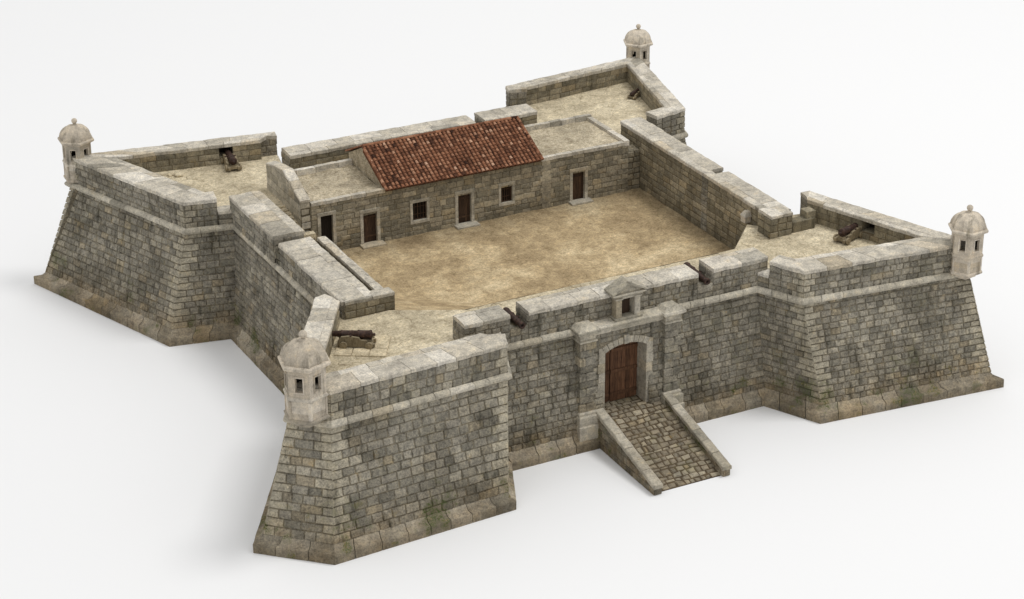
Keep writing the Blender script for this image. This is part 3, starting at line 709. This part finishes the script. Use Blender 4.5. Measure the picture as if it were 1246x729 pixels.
mb.build('wall_body',cordon_m,ww)
cm=MB(); rr=lambda x,dz:[(x,y,z+dz) for y,z in prof[:-1]+[(20.0,8.68)]]
sweep(cm,[rr(xa-.03,-.02),rr(xa-.03,.09),rr(xa+.03,.13),rr(xb-.03,.13),rr(xb+.03,.09),rr(xb+.03,-.02)],bl=(.8,1.3)); cm.build('coping',coping_m,ww)

# ------------------------------------------------------------ courtyard building
bg=thing('barracks','long low stone building with a red clay tile roof between two flat roofs','building',(15.6,22,CY))
BX0,BX1,BY0,BY1=4.4,27.0,20.0,25.2; ZR=8.42
doors=[(4.98,5.8,CY,7.55),(7.85,8.8,CY+.08,7.18),(14.47,15.42,CY+.08,7.18),(22.82,23.75,CY+.08,7.14)]
wins=[(11.28,12.28,5.98,7.2),(17.56,18.38,5.98,7.16)]
mb=MB()
stones(mb,(BX0,BY0,CY-.1),(BX1,BY0,CY-.1),(BX1,BY0,ZR),(BX0,BY0,ZR),ch=.36,w=(.4,1.0),g=.018,d=(.006,.03),bev=.015,wave=.03,jit=.015,ql=0,qr=.6,
       holes=[(a-BX0,b-BX0,c-CY+.1,d-CY+.1) for a,b,c,d in doors+wins])
stones(mb,(BX1,BY0,CY),(BX1,BY1,CY),(BX1,BY1,ZR),(BX1,BY0,ZR),ch=.36); stones(mb,(BX1,BY1,CY),(BX0,BY1,CY),(BX0,BY1,ZR),(BX1,BY1,ZR),ch=.4); 
stones(mb,(BX0,BY1,CY),(BX0,BY0,CY),(BX0,BY0,ZR),(BX0,BY1,ZR),ch=.4)
# quoin strip where the tall part ends
for i in range(9):
    z0=CY+i*.375; e=.12 if i%2 else 0
    mb.box((20.55-e,BY0-.06,z0+.01),(21.15+e*.6,BY0+.1,z0+.365),(U(.6,1),R(),.8),bev=.02)
mb.build('wall',facade_m,bg)
# buttress block at the right end
mb=MB(); stones(mb,(27.0,20.15,CY-.1),(28.0,20.15,CY-.1),(28.,20.15,7.7),(27.0,20.15,7.7),ch=.42,w=(.4,.6)); stones(mb,(27.0,20.15,7.7),(28,20.15,7.7),(28,21.2,7.7),(27.,21.2,7.7),ch=.5,w=(.5,.6)); mb.poly([(27,21.2,7.55),(28,21.2,7.55),(28,25,7.55),(27,25,7.55)],rc()); mb.build('buttress',facade_m,bg)
def flat_roof(x0,x1,sides):
    o=patch('flat_roof',[(x0,BY0+.1),(x1,BY0+.1),(x1,BY1-.05),(x0,BY1-.05)],ZR-.02,flatroof_m,.35,.11); o.parent=bg; o.location=tuple(-v for v in bg.location)
    cm=MB()
    def rim(a,b,w,z=ZR+.12,zh=.22):
        i=inner_line([a,b],[w]); 
        cm=MB(); sweep(cm,[at_z([a,b],z-zh),at_z([a,b],z),at_z(i,z+.01),at_z(i,z-zh)],bl=(.8,1.5),wear=.02); cm.build('roof_rim',coping_m,o)
    rim((x0,BY0-.07),(x1,BY0-.07),.32)
    rim((x1,BY1+.12),(x0,BY1+.12),.35,ZR+.32,.5)
    if sides: rim((x1+.05,BY0-.07),(x1+.05,BY1+.12),.38,ZR+.2,.35)
flat_roof(BX0,9.4,False); flat_roof(20.5,BX1,True)
# door and window joinery
def door(a,b,c,d,m,plain=False,step=True):
    f=MB(); w=.2
    for s0,s1 in ((a-w,a),(b,b+w)):
        n_=4;hh=(d-c)/n_
        for i in range(n_): f.box((s0,BY0-.07,c+i*hh+.008),(s1,BY0+.3,c+(i+1)*hh-.008),rc(),bev=.012)
    f.box((a-w-.03,BY0-.08,d),(b+w+.03,BY0+.3,d+.22),rc(),bev=.015)
    fo=f.build('door_surround',gate_m,bg)
    if step:
        s_=MB(); s_.box((a-.3,BY0-.62,CY-.05),(b+.35,BY0+.1,CY+.13),rc(),bev=.03); s_.build('doorstep',gate_m,fo)
    dm=MB(); n_=5;wv_=(b-a)/n_
    for i in range(n_): dm.box((a+i*wv_+.004,BY0+.17+U(0,.01),c-.05),(a+(i+1)*wv_-.004,BY0+.22,d),rc(),bev=.006)
    do=dm.build('door',m,bg)
    r=MB()
    for zz in (c+.35,d-.45):
        r=MB(); r.box((a+.03,BY0+.14,zz),(b-.03,BY0+.17,zz+.12),rc()); r.build('rail',m,do)
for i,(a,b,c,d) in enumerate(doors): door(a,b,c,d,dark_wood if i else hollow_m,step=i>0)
for a,b,c,d in wins:
    f=MB(); w=.17
    f.box((a-w,BY0-.07,c-.2),(b+w,BY0+.3,c),rc(),bev=.02); f.box((a-w-.02,BY0-.07,d),(b+w+.02,BY0+.3,d+.2),rc(),bev=.02)
    f.box((a-w,BY0-.06,c+.005),(a,BY0+.3,d-.005),rc(),bev=.01); f.box((b,BY0-.06,c+.005),(b+w,BY0+.3,d-.005),rc(),bev=.01)
    wi=f.build('window',gate_m,bg)
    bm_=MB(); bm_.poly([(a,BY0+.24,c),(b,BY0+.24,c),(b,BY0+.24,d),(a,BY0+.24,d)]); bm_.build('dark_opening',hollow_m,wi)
    g_=MB()
    n_=5
    for i in range(1,n_):
        x=a+(b-a)*i/n_; g_.box((x-.018,BY0+.1,c),(x+.018,BY0+.136,d),rc())
    for zz in (c+.35,c+.85): g_.box((a,BY0+.12,zz),(b,BY0+.145,zz+.03),rc())
    g_.box((a,BY0+.08,c),(a+.07,BY0+.14,d),rc());g_.box((b-.07,BY0+.08,c),(b,BY0+.14,d),rc());g_.box((a,BY0+.08,d-.07),(b,BY0+.14,d),rc());g_.box((a,BY0+.08,c),(b,BY0+.14,c+.07),rc())
    g_.build('grille',dark_wood,wi)
# tiled roof: every barrel tile is laid
ex0,ex1=9.42,20.42; ey,ez,ry,rz=19.7,8.55,23.25,10.28; by,bz=25.9,9.0
tm=MB()
def tiles(y0,z0,y1,z1,rows,flip=1):
    sl=V((0,y1-y0,z1-z0)); L_=sl.length; sl/=L_; nn=V((0,-sl.z,sl.y))*(1 if flip>0 else -1)
    if nn.z<0: nn=-nn
    n_=39; p=(ex1-ex0)/n_
    tm.poly([(ex0,y0,z0-.02),(ex1,y0,z0-.02),(ex1,y1,z1-.02),(ex0,y1,z1-.02)],(.0,.5,1))
    for r_ in range(rows):
        a=L_*r_/rows-.05; b=L_*(r_+1)/rows+.05
        for i in range(n_+1):
            x=ex0+p*i+U(-.012,.012); c=(min(1,max(0,random.gauss(.5,.22))),R(),1)
            r0=p*.36*U(.95,1.05); r1=p*.29; lift0=.075+U(-.008,.012); 
            A0=[];A1=[]
            dx=U(-.012,.012); 
            for s_ in range(6):
                t=math.pi*s_/5
                q0=V((x+dx-r0*math.cos(t),y0,z0))+sl*a+nn*(r0*math.sin(t)*.95+lift0-.04)
                q1=V((x-r1*math.cos(t),y0,z0))+sl*b+nn*(r1*math.sin(t)*.9+.0)
                A0.append(tm.vert(q0));A1.append(tm.vert(q1))
            for s_ in range(5): tm.face((A0[s_],A0[s_+1],A1[s_+1],A1[s_]),c)
            tm.face(A0[::-1],(c[0]*.5,c[1],1))
            # pan tile between, coloured dark to paint in the shade of the gap
            if i<n_:
                cx=x+p/2; c2=(min(1,max(0,random.gauss(.08,.08))),R(),1); w_=p*.3
                B0=[];B1=[]
                for s_ in range(4):
                    t=math.pi*s_/3
                    q0=V((cx-w_*math.cos(t),y0,z0))+sl*(a-.01)+nn*(.055-w_*math.sin(t)*.45); q1=V((cx-w_*math.cos(t),y0,z0))+sl*b+nn*(.03-w_*math.sin(t)*.45)
                    B0.append(tm.vert(q0));B1.append(tm.vert(q1))
                for s_ in range(3): tm.face((B0[s_],B0[s_+1],B1[s_+1],B1[s_]),c2)
tiles(ey,ez,ry,rz,14); tiles(by,bz,ry,rz,9,-1)
tr=tm.build('tile_roof',tile_m,bg)
rm=MB()
n_=28
for i in range(n_):
    x0=ex0+(ex1-ex0)*i/n_-.03;x1=ex0+(ex1-ex0)*(i+1)/n_+.02;c=(min(1,max(0,random.gauss(.5,.22))),R(),1)
    rm.loft([[(x,ry-.13*k*math.cos(math.pi*s_/6),rz+.02+.12*k*math.sin(math.pi*s_/6)) for s_ in range(7)] for x,k in ((x0,1.),(x1,.86))],c)
# verge tiles down both gable edges
for xx in (ex0-.03,ex1+.03):
    for i in range(14):
        f0=i/14;f1=(i+1.15)/14; a=V((xx,ey-.04,ez)).lerp(V((xx,ry,rz)),f0); b=V((xx,ey-.04,ez)).lerp(V((xx,ry,rz)),min(1,f1)); c=(min(1,max(0,random.gauss(.4,.22))),R(),1)
        rm.loft([[q+V((-.11*k*math.cos(math.pi*s_/5),0,.04+.10*k*math.sin(math.pi*s_/5))) for s_ in range(6)] for q,k in ((a,1.),(b,.85))],c)
rm.build('ridge_tiles',tile_m,tr)
for xx in (ex0+.03,ex1-.03):
    gb=MB(); gb.poly([(xx,ey+.3,ZR-.1),(xx,ey+.1,ez-.02),(xx,ry,rz-.05),(xx,by-.2,bz),(xx,by-.2,ZR-.1)],(.1,.5,1)); gb.build('gable',flatroof_m,bg)
    gb=MB(); e_=-.05 if xx<15 else .05
    gb.loft([[(x,ey+.02,ez-.02),(x,ry,rz-.03),(x,ry,rz-.42),(x,ey+.5,ez-.1)] for x in (xx+e_,xx+e_*.2)],(.25,.5,1)); gb.build('verge_board',tile_m,bg)
gb=MB(); gb.poly([(ex0,ey+.22,ZR-.05),(ex1,ey+.22,ZR-.05),(ex1,ey+.05,ez-.04),(ex0,ey+.05,ez-.04)],(.1,.5,1))
gb.build('eave',tile_m,bg)

# ------------------------------------------------------------ entrance ramp
rp=thing('entrance_ramp','sloping cobbled ramp between two stone side walls leading up to the gate','ramp',(14.9,-4.5,0))
mb=MB(); RX0,RX1=12.98,16.95
yt,zt,yb_,zb_=-1.45,1.72,-8.05,.03
stones(mb,(RX0-.1,yb_,zb_),(RX1+.1,yb_,zb_),(RX1+.1,yt,zt),(RX0-.1,yt,zt),ch=.36,w=(.28,.62),d=(.02,.06),g=.06,bev=.05,jit=.04,wave=.09)
stones(mb,(XL-.3,yt,zt),(XR+.9,yt,zt),(XR+.9,-.05,zt+.06),(XL-.3,-.05,zt+.06),ch=.4,w=(.35,.7),d=(.02,.05),g=.05,bev=.045,jit=.03,wave=.06)
mb.box((RX0,yb_,-.01),(RX1,yb_+.02,.02),(.5,.5,0))
mb.build('paving',cobble_m,rp)
for xa,xb in ((12.5,12.98),(16.95,17.4)):
    wm=MB(); ys,ye=-1.6,-8.2
    zs,ze=2.24,.66
    def zt_(y): return zs+(ze-zs)*(y-ys)/(ye-ys)
    zl=lambda y:zt_(y)-.2
    # body: courses cut by the slope
    wm.poly([(xa,ys,0),(xa,ye,0),(xa,ye,zl(ye)),(xa,ys,zl(ys))],(.5,.5,0)); wm.poly([(xb,ye,0),(xb,ys,0),(xb,ys,zl(ys)),(xb,ye,zl(ye))],(.5,.5,0)); wm.poly([(xa,ye,0),(xb,ye,0),(xb,ye,zl(ye)),(xa,ye,zl(ye))],(.5,.5,0))
    for face in (0,1):
        x=xa if face==0 else xb; sg=-1 if face==0 else 1
        z0=-.01;k=0
        while z0<zs-.25:
            z1=z0+.42; y=ys
            while y>ye+.05:
                L_=U(.6,1.1); y2=max(ye-.02,y-L_); 
                if y2-ye<.3: y2=ye-.02
                ztop0=min(z1,zl(y));ztop1=min(z1,zl(y2))
                if ztop1-z0>.05:
                    c=rc(); gp=.015; d_=U(.015,.035)*sg
                    q=[(y-gp,z0+gp),(y2+gp,z0+gp),(y2+gp,ztop1-gp),(y-gp,ztop0-gp)]
                    lo=[(x,a,b) for a,b in q];cy_=(y+y2)/2;cz_=(z0+ztop1)/2
                    hi=[(x+d_,a+(-.02 if a>cy_ else .02),b+(.02 if b<cz_ else -.02)) for a,b in q]
                    if sg>0: lo=lo[::-1];hi=hi[::-1]
                    ids=[wm.vert(p) for p in lo];ih=[wm.vert(p) for p in hi]
                    for m_ in range(4): wm.face((ids[m_],ids[(m_+1)%4],ih[(m_+1)%4],ih[m_]),c)
                    wm.face(ih,c)
                y=y2
            z0=z1;k+=1
    stones(wm,(xa,ye-.01,0),(xb,ye-.01,0),(xb,ye-.01,zl(ye)),(xa,ye-.01,zl(ye)),ch=.4,w=(.6,.9))
    sw=wm.build('side_wall',masonry,rp)
    cm=MB(); r=lambda x,dz:[(x,ys,zs+dz),(x,ye-.08,zt_(ye-.08)+dz)]
    sweep(cm,[r(xa-.05,-.24),r(xa-.05,-.04),r(xa,0.),r(xb,0.),r(xb+.05,-.04),r(xb+.05,-.24)],bl=(.9,1.4),wear=.02)
    cm.build('coping',gate_m,sw)

# ------------------------------------------------------------ sentry turrets
GT='domed sentry turrets on the bastion corners'
def turret(x,y,z0,s,ph,label,oct_=True):
    t=thing('sentry_turret',label,'turret',(x,y,z0),GT)
    M=Matrix.Translation((x,y,z0))@Matrix.Scale(s,4)
    n=6; rot=ph+math.pi/6
    def ring(r,z,k=n): return [(r*math.cos(rot+2*math.pi*i/k),r*math.sin(rot+2*math.pi*i/k),z) for i in range(k)]
    b=MB(); b.loft([ring(r,z) for r,z in ((.16,-.12),(.42,.0),(.55,.1),(.68,.16),(.72,.26),(.88,.33),(.98,.4),(1.07,.46),(1.09,.54),(1.0,.61))],rc(),M=M); b.build('corbel',turret_m,t)
    b=MB()
    for i in range(3):
        z0_=.6+i*.31
        b.loft([ring(.97,z0_),ring(.98,z0_+.01),ring(.98,z0_+.3),ring(.97,z0_+.31)],rc(),M=M)
    for i in range(n):   # raised strips on the edges
        a_=rot+2*math.pi*i/n; c_,s_=math.cos(a_),math.sin(a_)
        b.loft([[(c_*r-s_*w_,s_*r+c_*w_,z) for r,w_ in ((1.005,0),(.955,.1),(.9,.06),(.9,-.06),(.955,-.1))] for z in (.62,1.5)],rc(),M=M)
    b.build('drum',turret_m,t)
    b=MB(); b.loft([ring(.98,1.5),ring(1.04,1.53),ring(1.06,1.6),ring(1.04,1.66),ring(.98,1.7)],rc(),M=M); b.build('string_course',turret_m,t)
    # watch room: six panels, each with a slot opening
    b=MB(); b_in=MB(); z0_,z1_=1.68,3.02; Ro=.98; Ri=.8; wz0,wz1=1.98,2.68
    def pan(r,i):
        a=rot+2*math.pi*i/n;c=rot+2*math.pi*(i+1)/n
        return V((r*math.cos(a),r*math.sin(a),0)),V((r*math.cos(c),r*math.sin(c),0))
    for i in range(n):
        o0,o1=pan(Ro,i);i0,i1=pan(Ri,i);c=rc(); w_=.29
        def P_(f,z,inn=False):
            p=(i0.lerp(i1,f) if inn else o0.lerp(o1,f)); return M@V((p.x,p.y,z))
        f0,f1=(.31,.69)
        g0,g1=.3,.7
        q=[[P_(0,z0_),P_(1,z0_),P_(1,wz0),P_(0,wz0)],[P_(0,wz1),P_(1,wz1),P_(1,z1_),P_(0,z1_)],[P_(0,wz0),P_(f0,wz0),P_(f0,wz1),P_(0,wz1)],[P_(f1,wz0),P_(1,wz0),P_(1,wz1),P_(f1,wz1)]]
        for k_ in q: b.poly(k_,c)
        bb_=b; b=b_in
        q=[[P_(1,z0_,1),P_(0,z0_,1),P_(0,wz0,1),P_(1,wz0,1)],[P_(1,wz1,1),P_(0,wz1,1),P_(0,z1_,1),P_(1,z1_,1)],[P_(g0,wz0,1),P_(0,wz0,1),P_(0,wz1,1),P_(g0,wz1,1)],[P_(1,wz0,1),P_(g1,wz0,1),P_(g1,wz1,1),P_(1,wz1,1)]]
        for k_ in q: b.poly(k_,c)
        b=bb_
        b.poly([P_(f0,wz0),P_(f1,wz0),P_(g1,wz0,1),P_(g0,wz0,1)],c);b.poly([P_(f1,wz1),P_(f0,wz1),P_(g0,wz1,1),P_(g1,wz1,1)],c)
        b.poly([P_(f0,wz0),P_(g0,wz0,1),P_(g0,wz1,1),P_(f0,wz1)],c);b.poly([P_(g1,wz0,1),P_(f1,wz0),P_(f1,wz1),P_(g1,wz1,1)],c)
    wr_=b.build('watch_room',turret_m,t); b_in.build('room_shade',hollow_m,wr_)  # inner faces coloured dark: the room's shade is painted on
    # thin raised frames round the slots
    b=MB()
    for i in range(n):
        o0,o1=pan(Ro+.03,i)
        def Pf(f,z,d=0):
            p=o0.lerp(o1,f)*(1+d); return M@V((p.x,p.y,z))
        for a,b_,c,d in ((.25,.32,1.91,2.75),(.68,.75,1.91,2.75),(.32,.68,1.91,1.98),(.32,.68,2.68,2.75)):
            b.loft([[Pf(a,c,-.04),Pf(b_,c,-.04),Pf(b_,d,-.04),Pf(a,d,-.04)],[Pf(a,c),Pf(b_,c),Pf(b_,d),Pf(a,d)]],rc())
    b.build('window_frame',turret_m,t)
    b=MB(); b.loft([ring(r,z) for r,z in ((.97,2.96),(1.02,2.98),(1.05,3.04),(1.16,3.06),(1.23,3.12),(1.24,3.22),(1.16,3.28),(1.0,3.29))],rc(),M=M); b.build('cornice',turret_m,t)
    # dome of eight gores
    b=MB(); k=72; rings=[]
    N=10
    for j in range(N+1):
        u=j/N*math.pi/2*.97; rr_=1.02*math.cos(u)**.9 if math.cos(u)>0 else 0; zz=3.26+.93*math.sin(u)
        rg=[]
        for i in range(k):
            a=rot+2*math.pi*i/k; loc=(i%6)/6; e=abs(loc-.5)*2   # 1 on the rib, 0 in the middle of a gore
            octr=math.cos(math.pi/6)/math.cos(((i%12)/12-.5)*math.pi/3)*1.06 
            f=octr*(1-j/N)**1.6+ (1-.08*(1-e)) *(1-(1-j/N)**1.6)
            if i%6==0: f*=1.05
            rg.append((rr_*f*math.cos(a),rr_*f*math.sin(a),zz))
        rings.append(rg)
    b.loft(rings,rc(),M=M)
    b.build('dome',turret_m,t,smooth=False)
    b=MB(); prof=[(.2,4.12),(.21,4.18),(.11,4.22),(.1,4.28)]+[(.19*math.sin(math.pi*i/10)+.001,4.45-.185*math.cos(math.pi*i/10)) for i in range(1,11)]
    b.lathe(prof,M,14); b.build('finial',turret_m,t,smooth=True)
R_=math.radians
turret(-5.88,-3.75,6.95,1.16,R_(-131),'nearest and largest domed turret, on the cut-off corner of the near bastion')
turret(-6.12,33.75,6.9,.98,R_(-124),'domed turret with ball finial on the left corner of the fort')
turret(35.55,-4.8,6.9,.99,R_(-146),'domed turret standing out over the far right corner')
turret(35.75,33.75,6.95,.93,R_(-142),'smallest looking domed turret at the very back of the fort')

# ------------------------------------------------------------ cannon
GN='old cannon of the fort'
def cannon(x,y,z,ang,L=2.4,s=1.,label='',carr=True,elev=0.,base=None):
    """breech at x,y,z; muzzle points along ang"""
    base=(x,y,base if base is not None else FL+.03)
    t=thing('cannon',label,'cannon',base,GN)
    M=Matrix.Translation((x,y,z))@Matrix.Rotation(ang,4,'Z')@Matrix.Rotation(math.pi/2-elev,4,'Y')@Matrix.Scale(s,4)
    b=MB(); b.lathe([(.001,-.16),(.05,-.15),(.07,-.1),(.05,-.05),(.1,-.03),(.19,0),(.2,.08),(.175,.1),(.17,.5),(.19,.52),(.19,.58),(.16,.6),(.15,1.2),(.165,1.22),(.165,1.27),(.14,1.3),(.115,L-.3),(.12,L-.22),(.16,L-.05),(.155,L),(.07,L),(.07,L-.3)],M,18); b.build('barrel',rust_m,t,smooth=True)
    b=MB(); Mt=M@Matrix.Translation((0,0,L*.45)); b.lathe([(.05,-.28),(.05,.28)],Mt@Matrix.Rotation(math.pi/2,4,'X'),10); b.build('trunnion',rust_m,t)
    if carr:
        hz=(z-base[2])
        Mc=Matrix.Translation((x,y,base[2]))@Matrix.Rotation(ang,4,'Z')@Matrix.Scale(s,4); hz/=s
        for sd in (-1,1):
            b=MB(); pr=[(-.15,.08),(-.15,.22),(.15,.24),(.18,.36),(.45,.38),(.5,hz-.04),(.95,hz+.02),(1.25,hz-.02),(1.4,.3),(1.4,.08)]
            y0_=sd*.24
            b.loft([[(a,yy,c) for a,c in pr] for yy in (y0_-.06,y0_+.06)],rc(),M=Mc); b.build('cheek',cart_wood,t)
        for q0,q1 in (((-.05,-.19,.1),(.15,.19,.24)),((1.1,-.19,.1),(1.3,.19,.26)),((.0,-.15,.24),(.35,.15,hz-.2))):
            b=MB(); b.box(q0,q1,rc(),M=Mc); b.build('transom',cart_wood,t)
        for ax in (.08,1.15):
            for sd in (-1,1):
                b=MB(); Mw=Mc@Matrix.Translation((ax,sd*.36,.16))@Matrix.Rotation(math.pi/2,4,'X'); b.lathe([(.001,-.05),(.05,-.06),(.06,-.04),(.16,-.04),(.16,.04),(.06,.04),(.05,.06),(.001,.06)],Mw,14); b.build('wheel',cart_wood,t)
    return t
cannon(.3,1.75,8.32,math.atan2(.514,-.857),1.9,1.32,'rusty cannon on a pale low carriage on the nearest bastion')
e=v2(T['Bo'])-v2(T['Bs1']);e.normalize();nb_=V((e.y,-e.x))
cannon(2.93,29.45,8.28,math.atan2(nb_.y,nb_.x),1.7,1.3,'brown cannon aimed out through the wall opening of the left bastion',elev=-.0)
e=v2(T['Ds2'])-v2(T['Do']);e.normalize();nd=V((e.y,-e.x))
cannon(31.0,1.35,8.28,math.atan2(nd.y,nd.x),1.75,1.3,'brown cannon aimed out through the wall opening of the right bastion')
cannon(32.5,29.0,7.98,R_(35),1.5,.8,'small old cannon lying by the parapet of the farthest bastion')
cannon(8.1,.95,8.34,R_(-91),1.7,1.25,'cannon lying in the parapet gap left of the gate pediment',carr=False,base=8.1)
cannon(20.2,1.5,8.34,R_(-92),2.0,1.25,'cannon lying in the parapet gap right of the gate pediment',carr=False,base=8.1)
cannon(1.5,14.78,8.36,R_(180),1.55,.8,'cannon whose muzzle shows in the narrow slit of the left curtain',carr=False,base=8.15)
cannon(28.7,12.0,8.5,R_(0),1.35,.75,'cannon set in the notch of the right curtain top',carr=False,base=8.3)
# worn gun platform under the nearest cannon
gp=MB(); an=math.atan2(.514,-.857); Mg=Matrix.Translation((.3,1.75,FL-.02))@Matrix.Rotation(an,4,'Z')
for i in range(3):
    gp.box((-.9+i*.95,-1.25,0),(.02+i*.95,.35,.1),rc(),bev=.03,M=Mg); gp.box((-.9+i*.95,.37,0),(.02+i*.95,1.3,.1),rc(),bev=.03,M=Mg)
tag(gp.build('gun_platform',platform_m),'flat stone slabs laid under the cannon of the nearest bastion','platform')
# loose stones
def rock(x,y,z,s,label,grp):
    import bmesh
    bm=bmesh.new(); bmesh.ops.create_icosphere(bm,subdivisions=2,radius=s)
    sd=U(0,50)
    for v in bm.verts:
        v.co*=1+.35*noise.noise(v.co/s*1.1+V((sd,0,0))); v.co.z*=.55; v.co+=V((x,y,z+s*.2))
    me=bpy.data.meshes.new('fallen_stone');bm.to_mesh(me);bm.free();me.materials.append(terr_m)
    o=bpy.data.objects.new('fallen_stone',me);COL.objects.link(o);return tag(o,label,'stone',grp)
GS='fallen stones on the bastion floors'
rock(-.5,30.4,FL,.33,'brown fallen stone, larger of the pair on the left bastion floor',GS); rock(-.95,30.75,FL,.24,'small fallen stone, smaller of the pair on the left bastion floor',GS)
rock(34.2,28.9,FL,.3,'fallen stone near the small cannon on the farthest bastion',GS)

# ------------------------------------------------------------ camera
cx,cy,cz=-44.3464,-101.5642,62.9359; yaw,pit,rol,F=-.4761,-.4377,-.0047,2781.767
cam=bpy.data.cameras.new('camera');co=bpy.data.objects.new('camera',cam);COL.objects.link(co)
f=V((-math.sin(yaw)*math.cos(pit),math.cos(yaw)*math.cos(pit),math.sin(pit)));r=V((math.cos(yaw),math.sin(yaw),0));u=r.cross(f)
r2=math.cos(rol)*r+math.sin(rol)*u;u2=-math.sin(rol)*r+math.cos(rol)*u
Mx=Matrix((r2,u2,-f)).transposed().to_4x4(); Mx.translation=(cx,cy,cz); co.matrix_world=Mx
cam.sensor_width=36;cam.lens=F*36/1246;cam.clip_start=1;cam.clip_end=5000
sc.camera=co
# ------------------------------------------------------------ light: white studio dome and one broad soft lamp
w=bpy.data.worlds.new('World');sc.world=w;w.use_nodes=True
bgn=w.node_tree.nodes['Background'];bgn.inputs[0].default_value=(1,1,1,1);bgn.inputs[1].default_value=1.0
wt=w.node_tree; tc=wt.nodes.new('ShaderNodeTexCoord'); sxz=wt.nodes.new('ShaderNodeSeparateXYZ'); mr=wt.nodes.new('ShaderNodeMapRange'); mr.inputs[3].default_value=.43; mr.inputs[4].default_value=1.09
wt.links.new(tc.outputs['Generated'],sxz.inputs[0]); wt.links.new(sxz.outputs[2],mr.inputs[0]); wt.links.new(mr.outputs[0],bgn.inputs[1])
def area(loc,tgt,size,power,col=(1,1,1)):
    l=bpy.data.lights.new('softbox','AREA');l.shape='SQUARE';l.size=size;l.energy=power;l.color=col
    o=bpy.data.objects.new('softbox',l);COL.objects.link(o);o.location=loc
    o.rotation_euler=(V(tgt)-V(loc)).to_track_quat('-Z','Y').to_euler();return o
d=V((.36,-.16,1.)).normalized()
area(V((15,12,0))+d*260,(15,12,0),75,245000,(1,.995,.985))
sc.view_settings.view_transform='Standard';sc.view_settings.look='None';sc.view_settings.exposure=0;sc.view_settings.gamma=1
sc.render.film_transparent=False
sc.cycles.max_bounces=6
for o in COL.objects:
    if '_b' in o.keys(): del o['_b']
